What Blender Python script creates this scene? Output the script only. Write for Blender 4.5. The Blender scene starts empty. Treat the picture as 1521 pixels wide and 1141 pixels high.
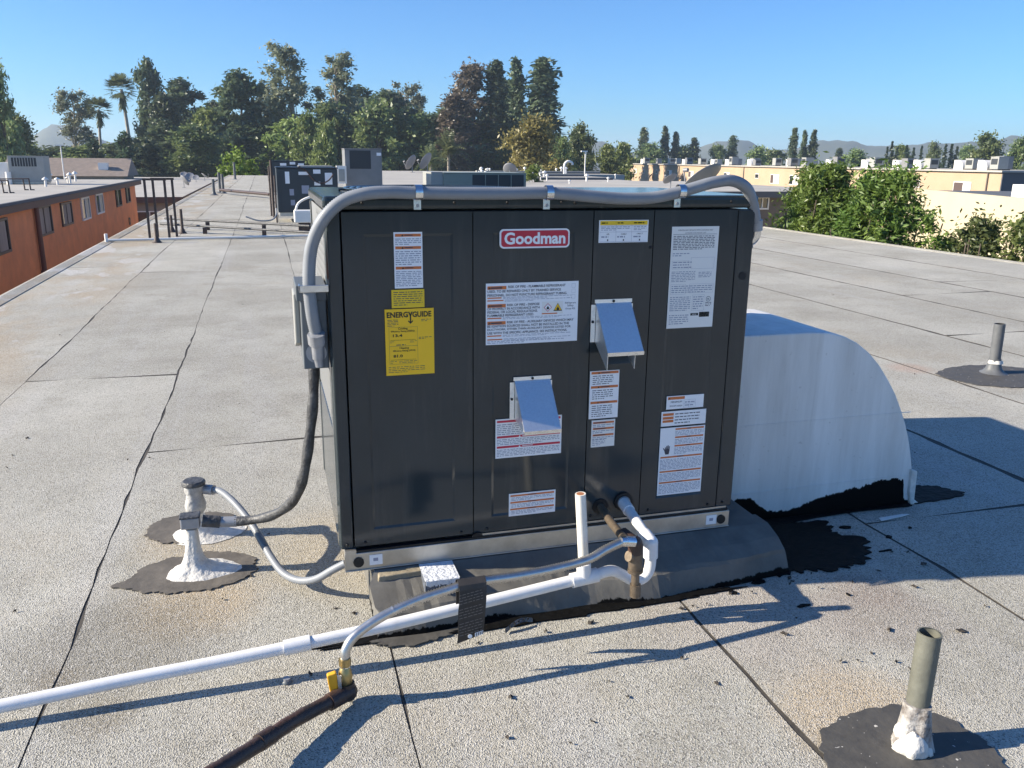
import bpy, bmesh, math, random
import numpy as np
from mathutils import Vector, Matrix

SC = bpy.context.scene
COL = SC.collection
R = math.radians
random.seed(7)

# ------------------------------------------------------------------ camera
def set_camera():
    yaw, pit, rol = R(16.2459), R(15.0549), R(0.58714)
    fwd = Vector((math.sin(yaw)*math.cos(pit), math.cos(yaw)*math.cos(pit), -math.sin(pit)))
    right = Vector((math.cos(yaw), -math.sin(yaw), 0))
    up = right.cross(fwd)
    r2 = math.cos(rol)*right + math.sin(rol)*up
    u2 = -math.sin(rol)*right + math.cos(rol)*up
    cd = bpy.data.cameras.new('camera')
    cd.sensor_fit = 'HORIZONTAL'; cd.sensor_width = 36.0
    cd.lens = 36.0*1238.95/1521.0
    cd.clip_start = 0.05; cd.clip_end = 8000
    co = bpy.data.objects.new('camera', cd); COL.objects.link(co)
    m = Matrix((r2, u2, -fwd)).transposed().to_4x4()
    m.translation = Vector((-0.1452, -2.286, 1.3129))
    co.matrix_world = m
    SC.camera = co
set_camera()

# ------------------------------------------------------------------ light
SUN_EL = 26.0
SUN_AZ = 8.6            # the sun stands on the left (-x), a little beyond the unit (+y)
to_sun = Vector((-math.cos(R(SUN_AZ))*math.cos(R(SUN_EL)), math.sin(R(SUN_AZ))*math.cos(R(SUN_EL)), math.sin(R(SUN_EL))))
world = bpy.data.worlds.new('World'); SC.world = world; world.use_nodes = True
wn = world.node_tree; bg = wn.nodes['Background']
sky = wn.nodes.new('ShaderNodeTexSky'); sky.sky_type = 'NISHITA'; sky.sun_disc = False
sky.sun_elevation = R(SUN_EL); sky.sun_rotation = math.atan2(to_sun.x, to_sun.y)
sky.altitude = 100; sky.air_density = 1.0; sky.dust_density = 0.4; sky.ozone_density = 2.0
wb = wn.nodes.new('ShaderNodeMix'); wb.data_type = 'RGBA'; wb.blend_type = 'MULTIPLY'; wb.inputs[0].default_value = 1.0
wb.inputs[7].default_value = (0.60, 1.13, 1.82, 1)      # a deeper blue than the sky model gives, the same all round
wn.links.new(sky.outputs[0], wb.inputs[6]); wn.links.new(wb.outputs[2], bg.inputs[0]); bg.inputs[1].default_value = 0.05
sd = bpy.data.lights.new('sun', 'SUN'); sd.energy = 5.0; sd.angle = R(0.53); sd.color = (1.0, 0.90, 0.74)
so = bpy.data.objects.new('sun', sd); COL.objects.link(so)
so.rotation_euler = (-to_sun).to_track_quat('-Z', 'Y').to_euler()
vs = SC.view_settings
vs.view_transform = 'Standard'; vs.look = 'None'; vs.gamma = 1.0; vs.exposure = 1.06
vs.use_curve_mapping = False
SC.cycles.max_bounces = 8; SC.cycles.volume_bounces = 1
SC.cycles.transparent_max_bounces = 6

# ------------------------------------------------------------------ materials
MATS = {}
def nodes_of(m):
    m.use_nodes = True
    nt = m.node_tree
    return nt, nt.nodes['Principled BSDF']
def mat(name, col, rough=0.6, metal=0.0, spec=0.5, var=0.0, vscale=8.0, col2=None, bump=0.0, bscale=60.0, streak=False, coat=0.0):
    m = bpy.data.materials.new(name); nt, b = nodes_of(m); N, L = nt.nodes, nt.links
    b.inputs['Base Color'].default_value = (*col, 1); b.inputs['Roughness'].default_value = rough
    b.inputs['Metallic'].default_value = metal; b.inputs['Specular IOR Level'].default_value = spec
    b.inputs['Coat Weight'].default_value = coat
    if var or bump:
        tc = N.new('ShaderNodeTexCoord')
        src = tc.outputs['Object']
        if streak:
            mp = N.new('ShaderNodeMapping'); mp.inputs['Scale'].default_value = (1, 1, 0.12)
            L.new(src, mp.inputs[0]); src = mp.outputs[0]
    if var:
        n = N.new('ShaderNodeTexNoise'); n.inputs['Scale'].default_value = vscale; n.inputs['Detail'].default_value = 6
        n.inputs['Roughness'].default_value = 0.65
        L.new(src, n.inputs['Vector'])
        r = N.new('ShaderNodeValToRGB'); r.color_ramp.elements[0].position = 0.35; r.color_ramp.elements[1].position = 0.68
        c2 = col2 or tuple(c*(1-var) for c in col)
        r.color_ramp.elements[0].color = (*c2, 1); r.color_ramp.elements[1].color = (*col, 1)
        L.new(n.outputs['Fac'], r.inputs[0]); L.new(r.outputs[0], b.inputs['Base Color'])
        mr = N.new('ShaderNodeMapRange'); mr.inputs[3].default_value = max(0.03, rough*0.8); mr.inputs[4].default_value = min(1, rough*1.2)
        L.new(n.outputs['Fac'], mr.inputs[0]); L.new(mr.outputs[0], b.inputs['Roughness'])
    if bump:
        n2 = N.new('ShaderNodeTexNoise'); n2.inputs['Scale'].default_value = bscale; n2.inputs['Detail'].default_value = 4
        L.new(src, n2.inputs['Vector'])
        bp = N.new('ShaderNodeBump'); bp.inputs['Strength'].default_value = bump; bp.inputs['Distance'].default_value = 0.01
        L.new(n2.outputs['Fac'], bp.inputs['Height']); L.new(bp.outputs[0], b.inputs['Normal'])
    MATS[name] = m
    return m

mat('dark_paint', (0.029, 0.041, 0.047), 0.13, var=0.25, vscale=2.2, bump=0.035, bscale=5)
mat('seam_black', (0.006, 0.006, 0.007), 0.6)
mat('far_dark_paint', (0.035, 0.045, 0.055), 0.4, var=0.2, vscale=2)
mat('galvanised', (0.60, 0.58, 0.53), 0.42, 0.85, var=0.25, vscale=14, bump=0.03, bscale=30)
mat('bright_zinc', (0.78, 0.80, 0.82), 0.22, 1.0, var=0.2, vscale=60)
mat('hood_metal', (0.92, 0.92, 0.91), 0.42, 0.9, var=0.1, vscale=160)
mat('coil_mesh', (0.17, 0.175, 0.18), 0.6)
mat('coil_back', (0.035, 0.037, 0.04), 0.7)
mat('duct_white', (0.78, 0.77, 0.74), 0.55, var=0.28, vscale=11, col2=(0.62, 0.605, 0.57), bump=0.28, bscale=7, streak=True)
mat('mastic', (0.78, 0.75, 0.69), 0.75, var=0.3, vscale=30, bump=0.9, bscale=38)
mat('grey_mastic', (0.50, 0.49, 0.47), 0.75, var=0.4, vscale=30, bump=0.9, bscale=38)
mat('old_mastic', (0.55, 0.53, 0.50), 0.7, var=0.75, vscale=26, col2=(0.10, 0.08, 0.07), bump=0.9, bscale=45)
mat('tar', (0.005, 0.005, 0.005), 0.65, spec=0.15, var=0.3, vscale=20, bump=0.5, bscale=45)
mat('seam_tar', (0.085, 0.075, 0.062), 0.9, var=0.45, vscale=9, bump=0.4, bscale=40)
mat('pvc', (0.80, 0.79, 0.78), 0.32, var=0.10, vscale=30)
mat('pvc_dirty', (0.76, 0.73, 0.66), 0.4, var=0.15, vscale=20)
mat('conduit_grey', (0.25, 0.265, 0.285), 0.5, var=0.12, vscale=25)
mat('fitting_grey', (0.36, 0.37, 0.39), 0.4, 0.3, var=0.2, vscale=30)
mat('box_grey', (0.125, 0.14, 0.15), 0.5, var=0.12, vscale=6)
mat('black_flex', (0.030, 0.030, 0.033), 0.5, var=0.5, vscale=30, col2=(0.10, 0.10, 0.10), bump=0.5, bscale=90)
mat('iron_black', (0.030, 0.024, 0.022), 0.5, var=0.5, vscale=16, col2=(0.075, 0.038, 0.026), bump=0.25, bscale=70)
mat('bronze_pipe', (0.23, 0.18, 0.13), 0.5, 0.55, var=0.4, vscale=35, bump=0.15, bscale=60)
mat('brass', (0.50, 0.38, 0.17), 0.38, 0.9, var=0.2, vscale=40)
mat('valve_yellow', (0.78, 0.40, 0.02), 0.45, var=0.12, vscale=30)
mat('steel_braid', (0.62, 0.60, 0.57), 0.34, 0.9, var=0.15, vscale=70)
mat('vent_pipe', (0.155, 0.155, 0.125), 0.62, var=0.35, vscale=14, bump=0.15, bscale=40)
mat('vent_pipe_dark', (0.13, 0.135, 0.14), 0.55, var=0.25, vscale=14)
mat('pipe_inside', (0.02, 0.02, 0.02), 0.8)
mat('pipe_rust', (0.35, 0.14, 0.06), 0.8)
mat('foam', (0.72, 0.75, 0.80), 0.8, var=0.2, vscale=60, bump=0.7, bscale=90)
mat('foam_shade', (0.12, 0.135, 0.17), 0.8, var=0.5, vscale=80, bump=0.5, bscale=90)  # shade on the white block's faces, put into the colour
mat('tape_black', (0.035, 0.032, 0.031), 0.55, var=0.25, vscale=20, bump=0.2, bscale=30)
mat('tape_print', (0.17, 0.155, 0.145), 0.6)
mat('curb_felt', (0.165, 0.157, 0.140), 0.75, var=0.4, vscale=7, bump=0.3, bscale=12)
mat('wood_old', (0.38, 0.32, 0.22), 0.8, var=0.5, vscale=20, bump=0.4, bscale=60)
mat('label_white', (0.86, 0.86, 0.87), 0.34)
mat('label_cream', (0.80, 0.78, 0.74), 0.4)
mat('label_yellow', (0.95, 0.56, 0.015), 0.38)
mat('label_lime', (0.84, 0.56, 0.02), 0.4)
mat('print_orange', (0.62, 0.17, 0.045), 0.4)
mat('print_red', (0.55, 0.025, 0.06), 0.4)
mat('badge_red', (0.52, 0.022, 0.050), 0.3)
mat('print_grey', (0.30, 0.31, 0.38), 0.5)
mat('print_dark', (0.055, 0.055, 0.075), 0.5)
mat('print_black', (0.012, 0.012, 0.012), 0.5)
mat('orange_stucco', (0.92, 0.33, 0.135), 0.85, var=0.22, vscale=1.2, bump=0.35, bscale=12)
mat('brown_trim', (0.13, 0.060, 0.040), 0.6, var=0.3, vscale=3)
mat('brown_pipe', (0.16, 0.075, 0.06), 0.55)
mat('rust_frame', (0.085, 0.060, 0.050), 0.65, var=0.3, vscale=8)
mat('white_frame', (0.78, 0.75, 0.70), 0.5)
mat('dark_frame', (0.10, 0.07, 0.06), 0.5)
mat('curtain', (0.42, 0.34, 0.28), 0.8, var=0.4, vscale=3, streak=True)
mat('curtain_light', (0.75, 0.66, 0.48), 0.8, var=0.3, vscale=2.5)
mat('pane', (0.03, 0.035, 0.04), 0.06, spec=0.8)
mat('pane_pale', (0.45, 0.44, 0.42), 0.2)
mat('taupe_wall', (0.30, 0.25, 0.20), 0.85, var=0.15, vscale=1.5)
mat('brown_wall', (0.16, 0.135, 0.115), 0.85, var=0.12, vscale=1.5)
mat('tan_wall', (0.46, 0.335, 0.225), 0.85, var=0.15, vscale=0.5, col2=(0.41, 0.295, 0.19))
mat('cream_wall', (0.57, 0.485, 0.325), 0.85, var=0.08, vscale=0.6)
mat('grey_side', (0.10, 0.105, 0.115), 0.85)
mat('far_roof', (0.44, 0.41, 0.36), 0.9, var=0.2, vscale=0.35)
mat('tile_roof', (0.28, 0.22, 0.18), 0.9, var=0.25, vscale=2)
mat('pale_unit', (0.34, 0.34, 0.315), 0.5, var=0.12, vscale=3)
mat('grey_unit', (0.22, 0.22, 0.22), 0.5, var=0.15, vscale=3)
mat('green_unit', (0.26, 0.29, 0.25), 0.5, var=0.12, vscale=3)
mat('grille_dark', (0.035, 0.04, 0.045), 0.6)
mat('dish_grey', (0.22, 0.22, 0.23), 0.5)
mat('bark_pale', (0.42, 0.36, 0.28), 0.9, var=0.4, vscale=2)
mat('bark_dark', (0.11, 0.085, 0.06), 0.9, var=0.3, vscale=2)
mat('ground_dirt', (0.10, 0.09, 0.075), 0.95, var=0.4, vscale=0.15)
mat('debris', (0.050, 0.040, 0.032), 0.8, var=0.5, vscale=30)
mat('paper', (0.75, 0.74, 0.70), 0.7)

def leaf_mat(name, dark, light, trans=0.40, nscale=0.45):
    m = bpy.data.materials.new(name); m.use_nodes = True; nt = m.node_tree; N, L = nt.nodes, nt.links
    N.clear()
    out = N.new('ShaderNodeOutputMaterial')
    tc = N.new('ShaderNodeTexCoord'); oi = N.new('ShaderNodeObjectInfo')
    n = N.new('ShaderNodeTexNoise'); n.inputs['Scale'].default_value = nscale; n.inputs['Detail'].default_value = 5
    L.new(tc.outputs['Object'], n.inputs['Vector'])
    r = N.new('ShaderNodeValToRGB'); r.color_ramp.elements[0].position = 0.33; r.color_ramp.elements[1].position = 0.70
    r.color_ramp.elements[0].color = (*dark, 1); r.color_ramp.elements[1].color = (*light, 1)
    L.new(n.outputs['Fac'], r.inputs[0])
    hs = N.new('ShaderNodeHueSaturation')
    mr = N.new('ShaderNodeMapRange'); mr.inputs[3].default_value = 0.75; mr.inputs[4].default_value = 1.25
    L.new(oi.outputs['Random'], mr.inputs[0]); L.new(mr.outputs[0], hs.inputs['Value'])
    mh = N.new('ShaderNodeMapRange'); mh.inputs[3].default_value = 0.485; mh.inputs[4].default_value = 0.515
    L.new(oi.outputs['Random'], mh.inputs[0]); L.new(mh.outputs[0], hs.inputs['Hue'])
    L.new(r.outputs[0], hs.inputs['Color'])
    d = N.new('ShaderNodeBsdfDiffuse'); t = N.new('ShaderNodeBsdfTranslucent'); g = N.new('ShaderNodeBsdfGlossy')
    g.inputs['Roughness'].default_value = 0.45; g.inputs['Color'].default_value = (0.6, 0.6, 0.6, 1)
    L.new(hs.outputs[0], d.inputs['Color']); L.new(hs.outputs[0], t.inputs['Color'])
    mx = N.new('ShaderNodeMixShader'); mx.inputs[0].default_value = trans
    L.new(d.outputs[0], mx.inputs[1]); L.new(t.outputs[0], mx.inputs[2])
    m2 = N.new('ShaderNodeMixShader'); m2.inputs[0].default_value = 0.05
    L.new(mx.outputs[0], m2.inputs[1]); L.new(g.outputs[0], m2.inputs[2])
    L.new(m2.outputs[0], out.inputs['Surface'])
    MATS[name] = m
leaf_mat('leaf_gum', (0.116, 0.137, 0.086), (0.296, 0.294, 0.180))
leaf_mat('leaf_pine', (0.054, 0.088, 0.054), (0.159, 0.196, 0.090))
leaf_mat('leaf_spire', (0.064, 0.098, 0.064), (0.180, 0.216, 0.112))
leaf_mat('leaf_broad', (0.095, 0.147, 0.058), (0.243, 0.294, 0.099))
leaf_mat('leaf_willow', (0.127, 0.176, 0.050), (0.275, 0.323, 0.099))
leaf_mat('leaf_bush', (0.099, 0.152, 0.020), (0.222, 0.278, 0.039))
leaf_mat('leaf_russet', (0.135, 0.115, 0.080), (0.275, 0.225, 0.165))
leaf_mat('leaf_golden', (0.149, 0.121, 0.042), (0.298, 0.235, 0.075))
leaf_mat('leaf_palm', (0.085, 0.108, 0.050), (0.212, 0.235, 0.108))
leaf_mat('leaf_cypress', (0.033, 0.063, 0.036), (0.085, 0.122, 0.062))
leaf_mat('leaf_laurel', (0.089, 0.165, 0.030), (0.219, 0.300, 0.069), 0.3, 1.3)
leaf_mat('leaf_olive', (0.087, 0.128, 0.043), (0.219, 0.257, 0.093), 0.3, 1.5)
leaf_mat('leaf_dry', (0.212, 0.147, 0.081), (0.423, 0.314, 0.180))

def roof_mat():
    m = bpy.data.materials.new('cap_sheet'); nt, b = nodes_of(m); N, L = nt.nodes, nt.links
    geo = N.new('ShaderNodeNewGeometry'); P = geo.outputs['Position']
    b.inputs['Roughness'].default_value = 0.9; b.inputs['Specular IOR Level'].default_value = 0.25
    def noise(scale, det=4, rough=0.6, vec=None):
        n = N.new('ShaderNodeTexNoise'); n.inputs['Scale'].default_value = scale; n.inputs['Detail'].default_value = det
        n.inputs['Roughness'].default_value = rough; L.new(vec or P, n.inputs['Vector']); return n.outputs['Fac']
    def ramp(fac, a, bb, ca=0.0, cb=1.0):
        r = N.new('ShaderNodeMapRange'); r.interpolation_type = 'SMOOTHSTEP'
        for i, v in ((1, a), (2, bb), (3, ca), (4, cb)): r.inputs[i].default_value = v
        L.new(fac, r.inputs[0]); return r.outputs[0]
    def mix(fac, A, B, mode='MIX'):
        x = N.new('ShaderNodeMix'); x.data_type = 'RGBA'; x.blend_type = mode
        if isinstance(fac, float): x.inputs[0].default_value = fac
        else: L.new(fac, x.inputs[0])
        for i, v in ((6, A), (7, B)):
            if isinstance(v, tuple): x.inputs[i].default_value = (*v, 1)
            else: L.new(v, x.inputs[i])
        return x.outputs[2]
    def mul(a, bb):
        x = N.new('ShaderNodeMath'); x.operation = 'MULTIPLY'
        L.new(a, x.inputs[0])
        if isinstance(bb, float): x.inputs[1].default_value = bb
        else: L.new(bb, x.inputs[1])
        return x.outputs[0]
    oi = N.new('ShaderNodeObjectInfo')
    base = mix(ramp(noise(0.9, 5), 0.35, 0.68), (0.365, 0.346, 0.290), (0.480, 0.460, 0.395))
    base = mix(mul(ramp(noise(3.2, 6, 0.7), 0.48, 0.72), 0.42), base, (0.27, 0.25, 0.205))
    base = mix(mul(ramp(noise(0.8, 6, 0.72), 0.47, 0.66), 0.38), base, (0.27, 0.25, 0.195))
    base = mix(mul(ramp(noise(0.55, 6, 0.7), 0.52, 0.66), 0.40), base, (0.40, 0.345, 0.26))
    # long weathering streaks along the sheets
    mp = N.new('ShaderNodeMapping'); mp.inputs['Scale'].default_value = (3.2, 0.18, 1); L.new(P, mp.inputs[0])
    base = mix(mul(ramp(noise(1.0, 4, 0.6, mp.outputs[0]), 0.5, 0.72), 0.35), base, (0.47, 0.46, 0.44))
    # tan silt near the left edge
    sx = N.new('ShaderNodeSeparateXYZ'); L.new(P, sx.inputs[0])
    left = ramp(sx.outputs['X'], -1.25, -2.1, 0.0, 1.0)
    mp2 = N.new('ShaderNodeMapping'); mp2.inputs['Scale'].default_value = (1.0, 0.45, 1); L.new(P, mp2.inputs[0])
    base = mix(mul(mul(left, ramp(noise(1.1, 5, 0.6, mp2.outputs[0]), 0.42, 0.58)), 0.75), base, (0.40, 0.31, 0.20))
    base = mix(mul(mul(left, ramp(noise(1.7, 5, 0.6, mp2.outputs[0]), 0.54, 0.6)), 0.7), base, (0.56, 0.55, 0.53))
    # stains with a shape of their own: (x, y, radius, colour, strength)
    for (x, y, rad, c, s) in ((-0.43, 0.16, 0.30, (0.46, 0.36, 0.23), 0.8), (-0.62, 0.0, 0.42, (0.20, 0.18, 0.14), 0.6),
                              (-0.45, 0.62, 0.32, (0.42, 0.33, 0.21), 0.55), (1.18, -0.82, 0.32, (0.48, 0.39, 0.27), 0.85),
                              (1.55, -0.42, 0.34, (0.24, 0.19, 0.165), 0.45), (4.2, 1.75, 0.42, (0.46, 0.40, 0.31), 0.5),
                              (0.10, 0.45, 0.55, (0.45, 0.37, 0.25), 0.5), (3.9, 2.15, 0.22, (0.45, 0.30, 0.22), 0.6),
                              (-0.75, -0.15, 0.10, (0.22, 0.19, 0.14), 0.7), (-0.60, -0.35, 0.12, (0.22, 0.19, 0.14), 0.6),
                              (1.62, -0.30, 0.2, (0.27, 0.21, 0.18), 0.4), (1.15, -0.3, 0.5, (0.40, 0.34, 0.30), 0.4)):
        d = N.new('ShaderNodeVectorMath'); d.operation = 'DISTANCE'; d.inputs[1].default_value = (x, y, 0)
        mm = N.new('ShaderNodeMapping'); mm.inputs['Scale'].default_value = (1, 1, 0); L.new(P, mm.inputs[0])
        L.new(mm.outputs[0], d.inputs[0])
        ad = N.new('ShaderNodeMath'); ad.operation = 'MULTIPLY_ADD'; ad.inputs[1].default_value = 0.5*rad; 
        L.new(noise(6.0, 5, 0.7), ad.inputs[0]); L.new(d.outputs['Value'], ad.inputs[2])
        f = ramp(ad.outputs[0], rad*1.15, rad*0.55, 0.0, s)
        base = mix(f, base, c)
    # granules
    g1 = N.new('ShaderNodeTexVoronoi'); g1.inputs['Scale'].default_value = 300; L.new(P, g1.inputs['Vector'])
    sp = N.new('ShaderNodeSeparateColor'); L.new(g1.outputs['Color'], sp.inputs[0])
    base = mix(mul(ramp(sp.outputs[0], 0.76, 0.86), 0.72), base, (0.10, 0.095, 0.085))
    base = mix(mul(ramp(sp.outputs[1], 0.62, 0.9), 0.45), base, (0.66, 0.64, 0.60))
    n4 = noise(34, 4, 0.75)
    base = mix(mul(ramp(n4, 0.47, 0.70), 0.20), base, (0.17, 0.155, 0.13))
    n3 = noise(130, 3, 0.7)
    base = mix(mul(ramp(n3, 0.48, 0.70), 0.30), base, (0.13, 0.125, 0.115))
    hs = N.new('ShaderNodeHueSaturation'); mr = N.new('ShaderNodeMapRange'); mr.inputs[3].default_value = 0.95; mr.inputs[4].default_value = 1.07
    L.new(oi.outputs['Random'], mr.inputs[0]); L.new(mr.outputs[0], hs.inputs['Value']); L.new(base, hs.inputs['Color'])
    L.new(hs.outputs[0], b.inputs['Base Color'])
    bp = N.new('ShaderNodeBump'); bp.inputs['Strength'].default_value = 0.55; bp.inputs['Distance'].default_value = 0.004
    L.new(g1.outputs['Distance'], bp.inputs['Height'])
    bp2 = N.new('ShaderNodeBump'); bp2.inputs['Strength'].default_value = 0.35; bp2.inputs['Distance'].default_value = 0.02
    L.new(noise(2.5, 4), bp2.inputs['Height']); L.new(bp2.outputs[0], bp.inputs['Normal'])
    L.new(bp.outputs[0], b.inputs['Normal'])
    MATS['cap_sheet'] = m
roof_mat()

def patch_mat():
    m = mat('tar_patch', (0.085, 0.080, 0.072), 0.7, var=0.3, vscale=16, bump=0.35, bscale=28)
    nt = m.node_tree; N, L = nt.nodes, nt.links; b = nt.nodes['Principled BSDF']     # flecks of white mastic dropped on the tar
    tc = N.new('ShaderNodeTexCoord'); v = N.new('ShaderNodeTexNoise'); v.inputs['Scale'].default_value = 75; v.inputs['Detail'].default_value = 2; L.new(tc.outputs['Object'], v.inputs['Vector'])
    lt = N.new('ShaderNodeMath'); lt.operation = 'GREATER_THAN'; lt.inputs[1].default_value = 0.735; L.new(v.outputs['Fac'], lt.inputs[0])
    mx = N.new('ShaderNodeMix'); mx.data_type = 'RGBA'; L.new(lt.outputs[0], mx.inputs[0]); L.new(b.inputs['Base Color'].links[0].from_socket, mx.inputs[6]); mx.inputs[7].default_value = (0.5, 0.48, 0.44, 1)
    L.new(mx.outputs[2], b.inputs['Base Color'])
roof_patch = patch_mat()
mat('tar_faded', (0.145, 0.128, 0.108), 0.85, var=0.4, vscale=12, bump=0.35, bscale=28)

def weathered(name, scale, zs, lo, hi, amount, colour, rough=None, spots=0.0):
    """dust films, run marks and spots laid over a paint"""
    m = MATS[name]; nt = m.node_tree; N, L = nt.nodes, nt.links; b = N['Principled BSDF']
    geo = N.new('ShaderNodeNewGeometry'); mp = N.new('ShaderNodeMapping'); mp.inputs['Scale'].default_value = (1, 1, zs); L.new(geo.outputs['Position'], mp.inputs[0])
    n = N.new('ShaderNodeTexNoise'); n.inputs['Scale'].default_value = scale; n.inputs['Detail'].default_value = 7; n.inputs['Roughness'].default_value = 0.7; L.new(mp.outputs[0], n.inputs[0])
    r = N.new('ShaderNodeMapRange'); r.interpolation_type = 'SMOOTHSTEP'
    for i, v in ((1, lo), (2, hi), (3, 0.0), (4, amount)): r.inputs[i].default_value = v
    L.new(n.outputs['Fac'], r.inputs[0]); fac = r.outputs[0]
    if spots:
        n2 = N.new('ShaderNodeTexNoise'); n2.inputs['Scale'].default_value = 55; n2.inputs['Detail'].default_value = 3; L.new(geo.outputs['Position'], n2.inputs[0])
        r2 = N.new('ShaderNodeMapRange')
        for i, v in ((1, 0.68), (2, 0.74), (3, 0.0), (4, spots)): r2.inputs[i].default_value = v
        L.new(n2.outputs['Fac'], r2.inputs[0]); ad = N.new('ShaderNodeMath'); ad.operation = 'MAXIMUM'; L.new(fac, ad.inputs[0]); L.new(r2.outputs[0], ad.inputs[1]); fac = ad.outputs[0]
    mx = N.new('ShaderNodeMix'); mx.data_type = 'RGBA'; L.new(fac, mx.inputs[0]); L.new(b.inputs['Base Color'].links[0].from_socket, mx.inputs[6]); mx.inputs[7].default_value = (*colour, 1)
    L.new(mx.outputs[2], b.inputs['Base Color'])
    if rough:
        src = b.inputs['Roughness'].links[0].from_socket; mr = N.new('ShaderNodeMix'); L.new(fac, mr.inputs[0]); L.new(src, mr.inputs[2]); mr.inputs[3].default_value = rough; L.new(mr.outputs[0], b.inputs['Roughness'])
weathered('dark_paint', 16, 0.10, 0.50, 0.80, 0.16, (0.17, 0.17, 0.16), 0.55)
weathered('duct_white', 26, 0.07, 0.52, 0.70, 0.26, (0.46, 0.44, 0.40), None, 0.5)
weathered('pvc', 14, 1.0, 0.52, 0.72, 0.22, (0.50, 0.46, 0.40))
weathered('orange_stucco', 1.6, 0.12, 0.52, 0.75, 0.25, (0.50, 0.17, 0.09))
weathered('tan_wall', 0.5, 0.2, 0.5, 0.75, 0.35, (0.40, 0.29, 0.19))
weathered('cream_wall', 0.9, 0.15, 0.5, 0.8, 0.3, (0.44, 0.38, 0.26))
def tarred(name, under, height, hvar, xs, seed):
    """brushed-on black tar along the foot of a painted or felted surface, ragged upper edge"""
    m = MATS[under].copy(); m.name = name; nt = m.node_tree; N, L = nt.nodes, nt.links; b = nt.nodes['Principled BSDF']
    geo = N.new('ShaderNodeNewGeometry'); sep = N.new('ShaderNodeSeparateXYZ'); L.new(geo.outputs['Position'], sep.inputs[0])
    def nz(scale, det):
        mp = N.new('ShaderNodeMapping'); mp.inputs['Location'].default_value = (seed, seed*.7, 0); mp.inputs['Scale'].default_value = (1, 1, 0.45); L.new(geo.outputs['Position'], mp.inputs[0])
        n = N.new('ShaderNodeTexNoise'); n.inputs['Scale'].default_value = scale; n.inputs['Detail'].default_value = det; n.inputs['Roughness'].default_value = 0.7; L.new(mp.outputs[0], n.inputs[0]); return n.outputs['Fac']
    def ma(op, a, c):
        x = N.new('ShaderNodeMath'); x.operation = op
        for i, v in ((0, a), (1, c)):
            if isinstance(v, float): x.inputs[i].default_value = v
            else: L.new(v, x.inputs[i])
        return x.outputs[0]
    edge = ma('ADD', ma('MULTIPLY', ma('SUBTRACT', nz(5.0, 2), 0.5), hvar*2.4), ma('MULTIPLY', ma('SUBTRACT', nz(42.0, 8), 0.5), hvar*2.6))
    # how high the tar was brushed at each place along x
    cr = N.new('ShaderNodeFloatCurve'); c = cr.mapping.curves[0]
    x0, x1 = xs[0][0], xs[-1][0]
    pts = [((x-x0)/(x1-x0), h) for x, h in xs]
    c.points[0].location = pts[0]; c.points[1].location = pts[-1]
    for q in pts[1:-1]: c.points.new(*q)
    cr.mapping.update()
    L.new(ma('DIVIDE', ma('SUBTRACT', sep.outputs['X'], x0), x1-x0), cr.inputs['Value'])
    h = ma('ADD', ma('MULTIPLY', cr.outputs[0], height), edge)
    f = N.new('ShaderNodeMapRange'); L.new(ma('SUBTRACT', h, sep.outputs['Z']), f.inputs[0]); f.inputs[1].default_value = -0.0015; f.inputs[2].default_value = 0.0015
    src = b.inputs['Base Color'].links[0].from_socket
    mx = N.new('ShaderNodeMix'); mx.data_type = 'RGBA'; L.new(f.outputs[0], mx.inputs[0]); L.new(src, mx.inputs[6]); mx.inputs[7].default_value = (0.004, 0.004, 0.004, 1)
    L.new(mx.outputs[2], b.inputs['Base Color']); MATS[name] = m
    sp = N.new('ShaderNodeMapRange'); L.new(f.outputs[0], sp.inputs[0]); sp.inputs[3].default_value = 0.5; sp.inputs[4].default_value = 0.08; L.new(sp.outputs[0], b.inputs['Specular IOR Level'])
tarred('curb_tarred', 'curb_felt', 0.042, 0.014, [(0.0, 0.2), (0.25, 0.45), (0.45, 0.30), (0.62, 0.0), (0.74, 0.02), (0.80, 0.45), (0.95, 0.35), (1.05, 0.15), (1.2, 0.5), (1.35, 0.55), (1.55, 0.5)], 1.0)
tarred('duct_tarred', 'duct_white', 0.20, 0.020, [(1.28, 0.5), (1.42, 0.50), (1.52, 0.46), (1.58, 0.30), (1.64, 0.19), (1.74, 0.22), (1.82, 0.33), (1.95, 0.46), (2.05, 0.52), (2.15, 0.56), (2.21, 0.52), (2.225, 0.10), (2.30, 0.0)], 3.0)

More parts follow.
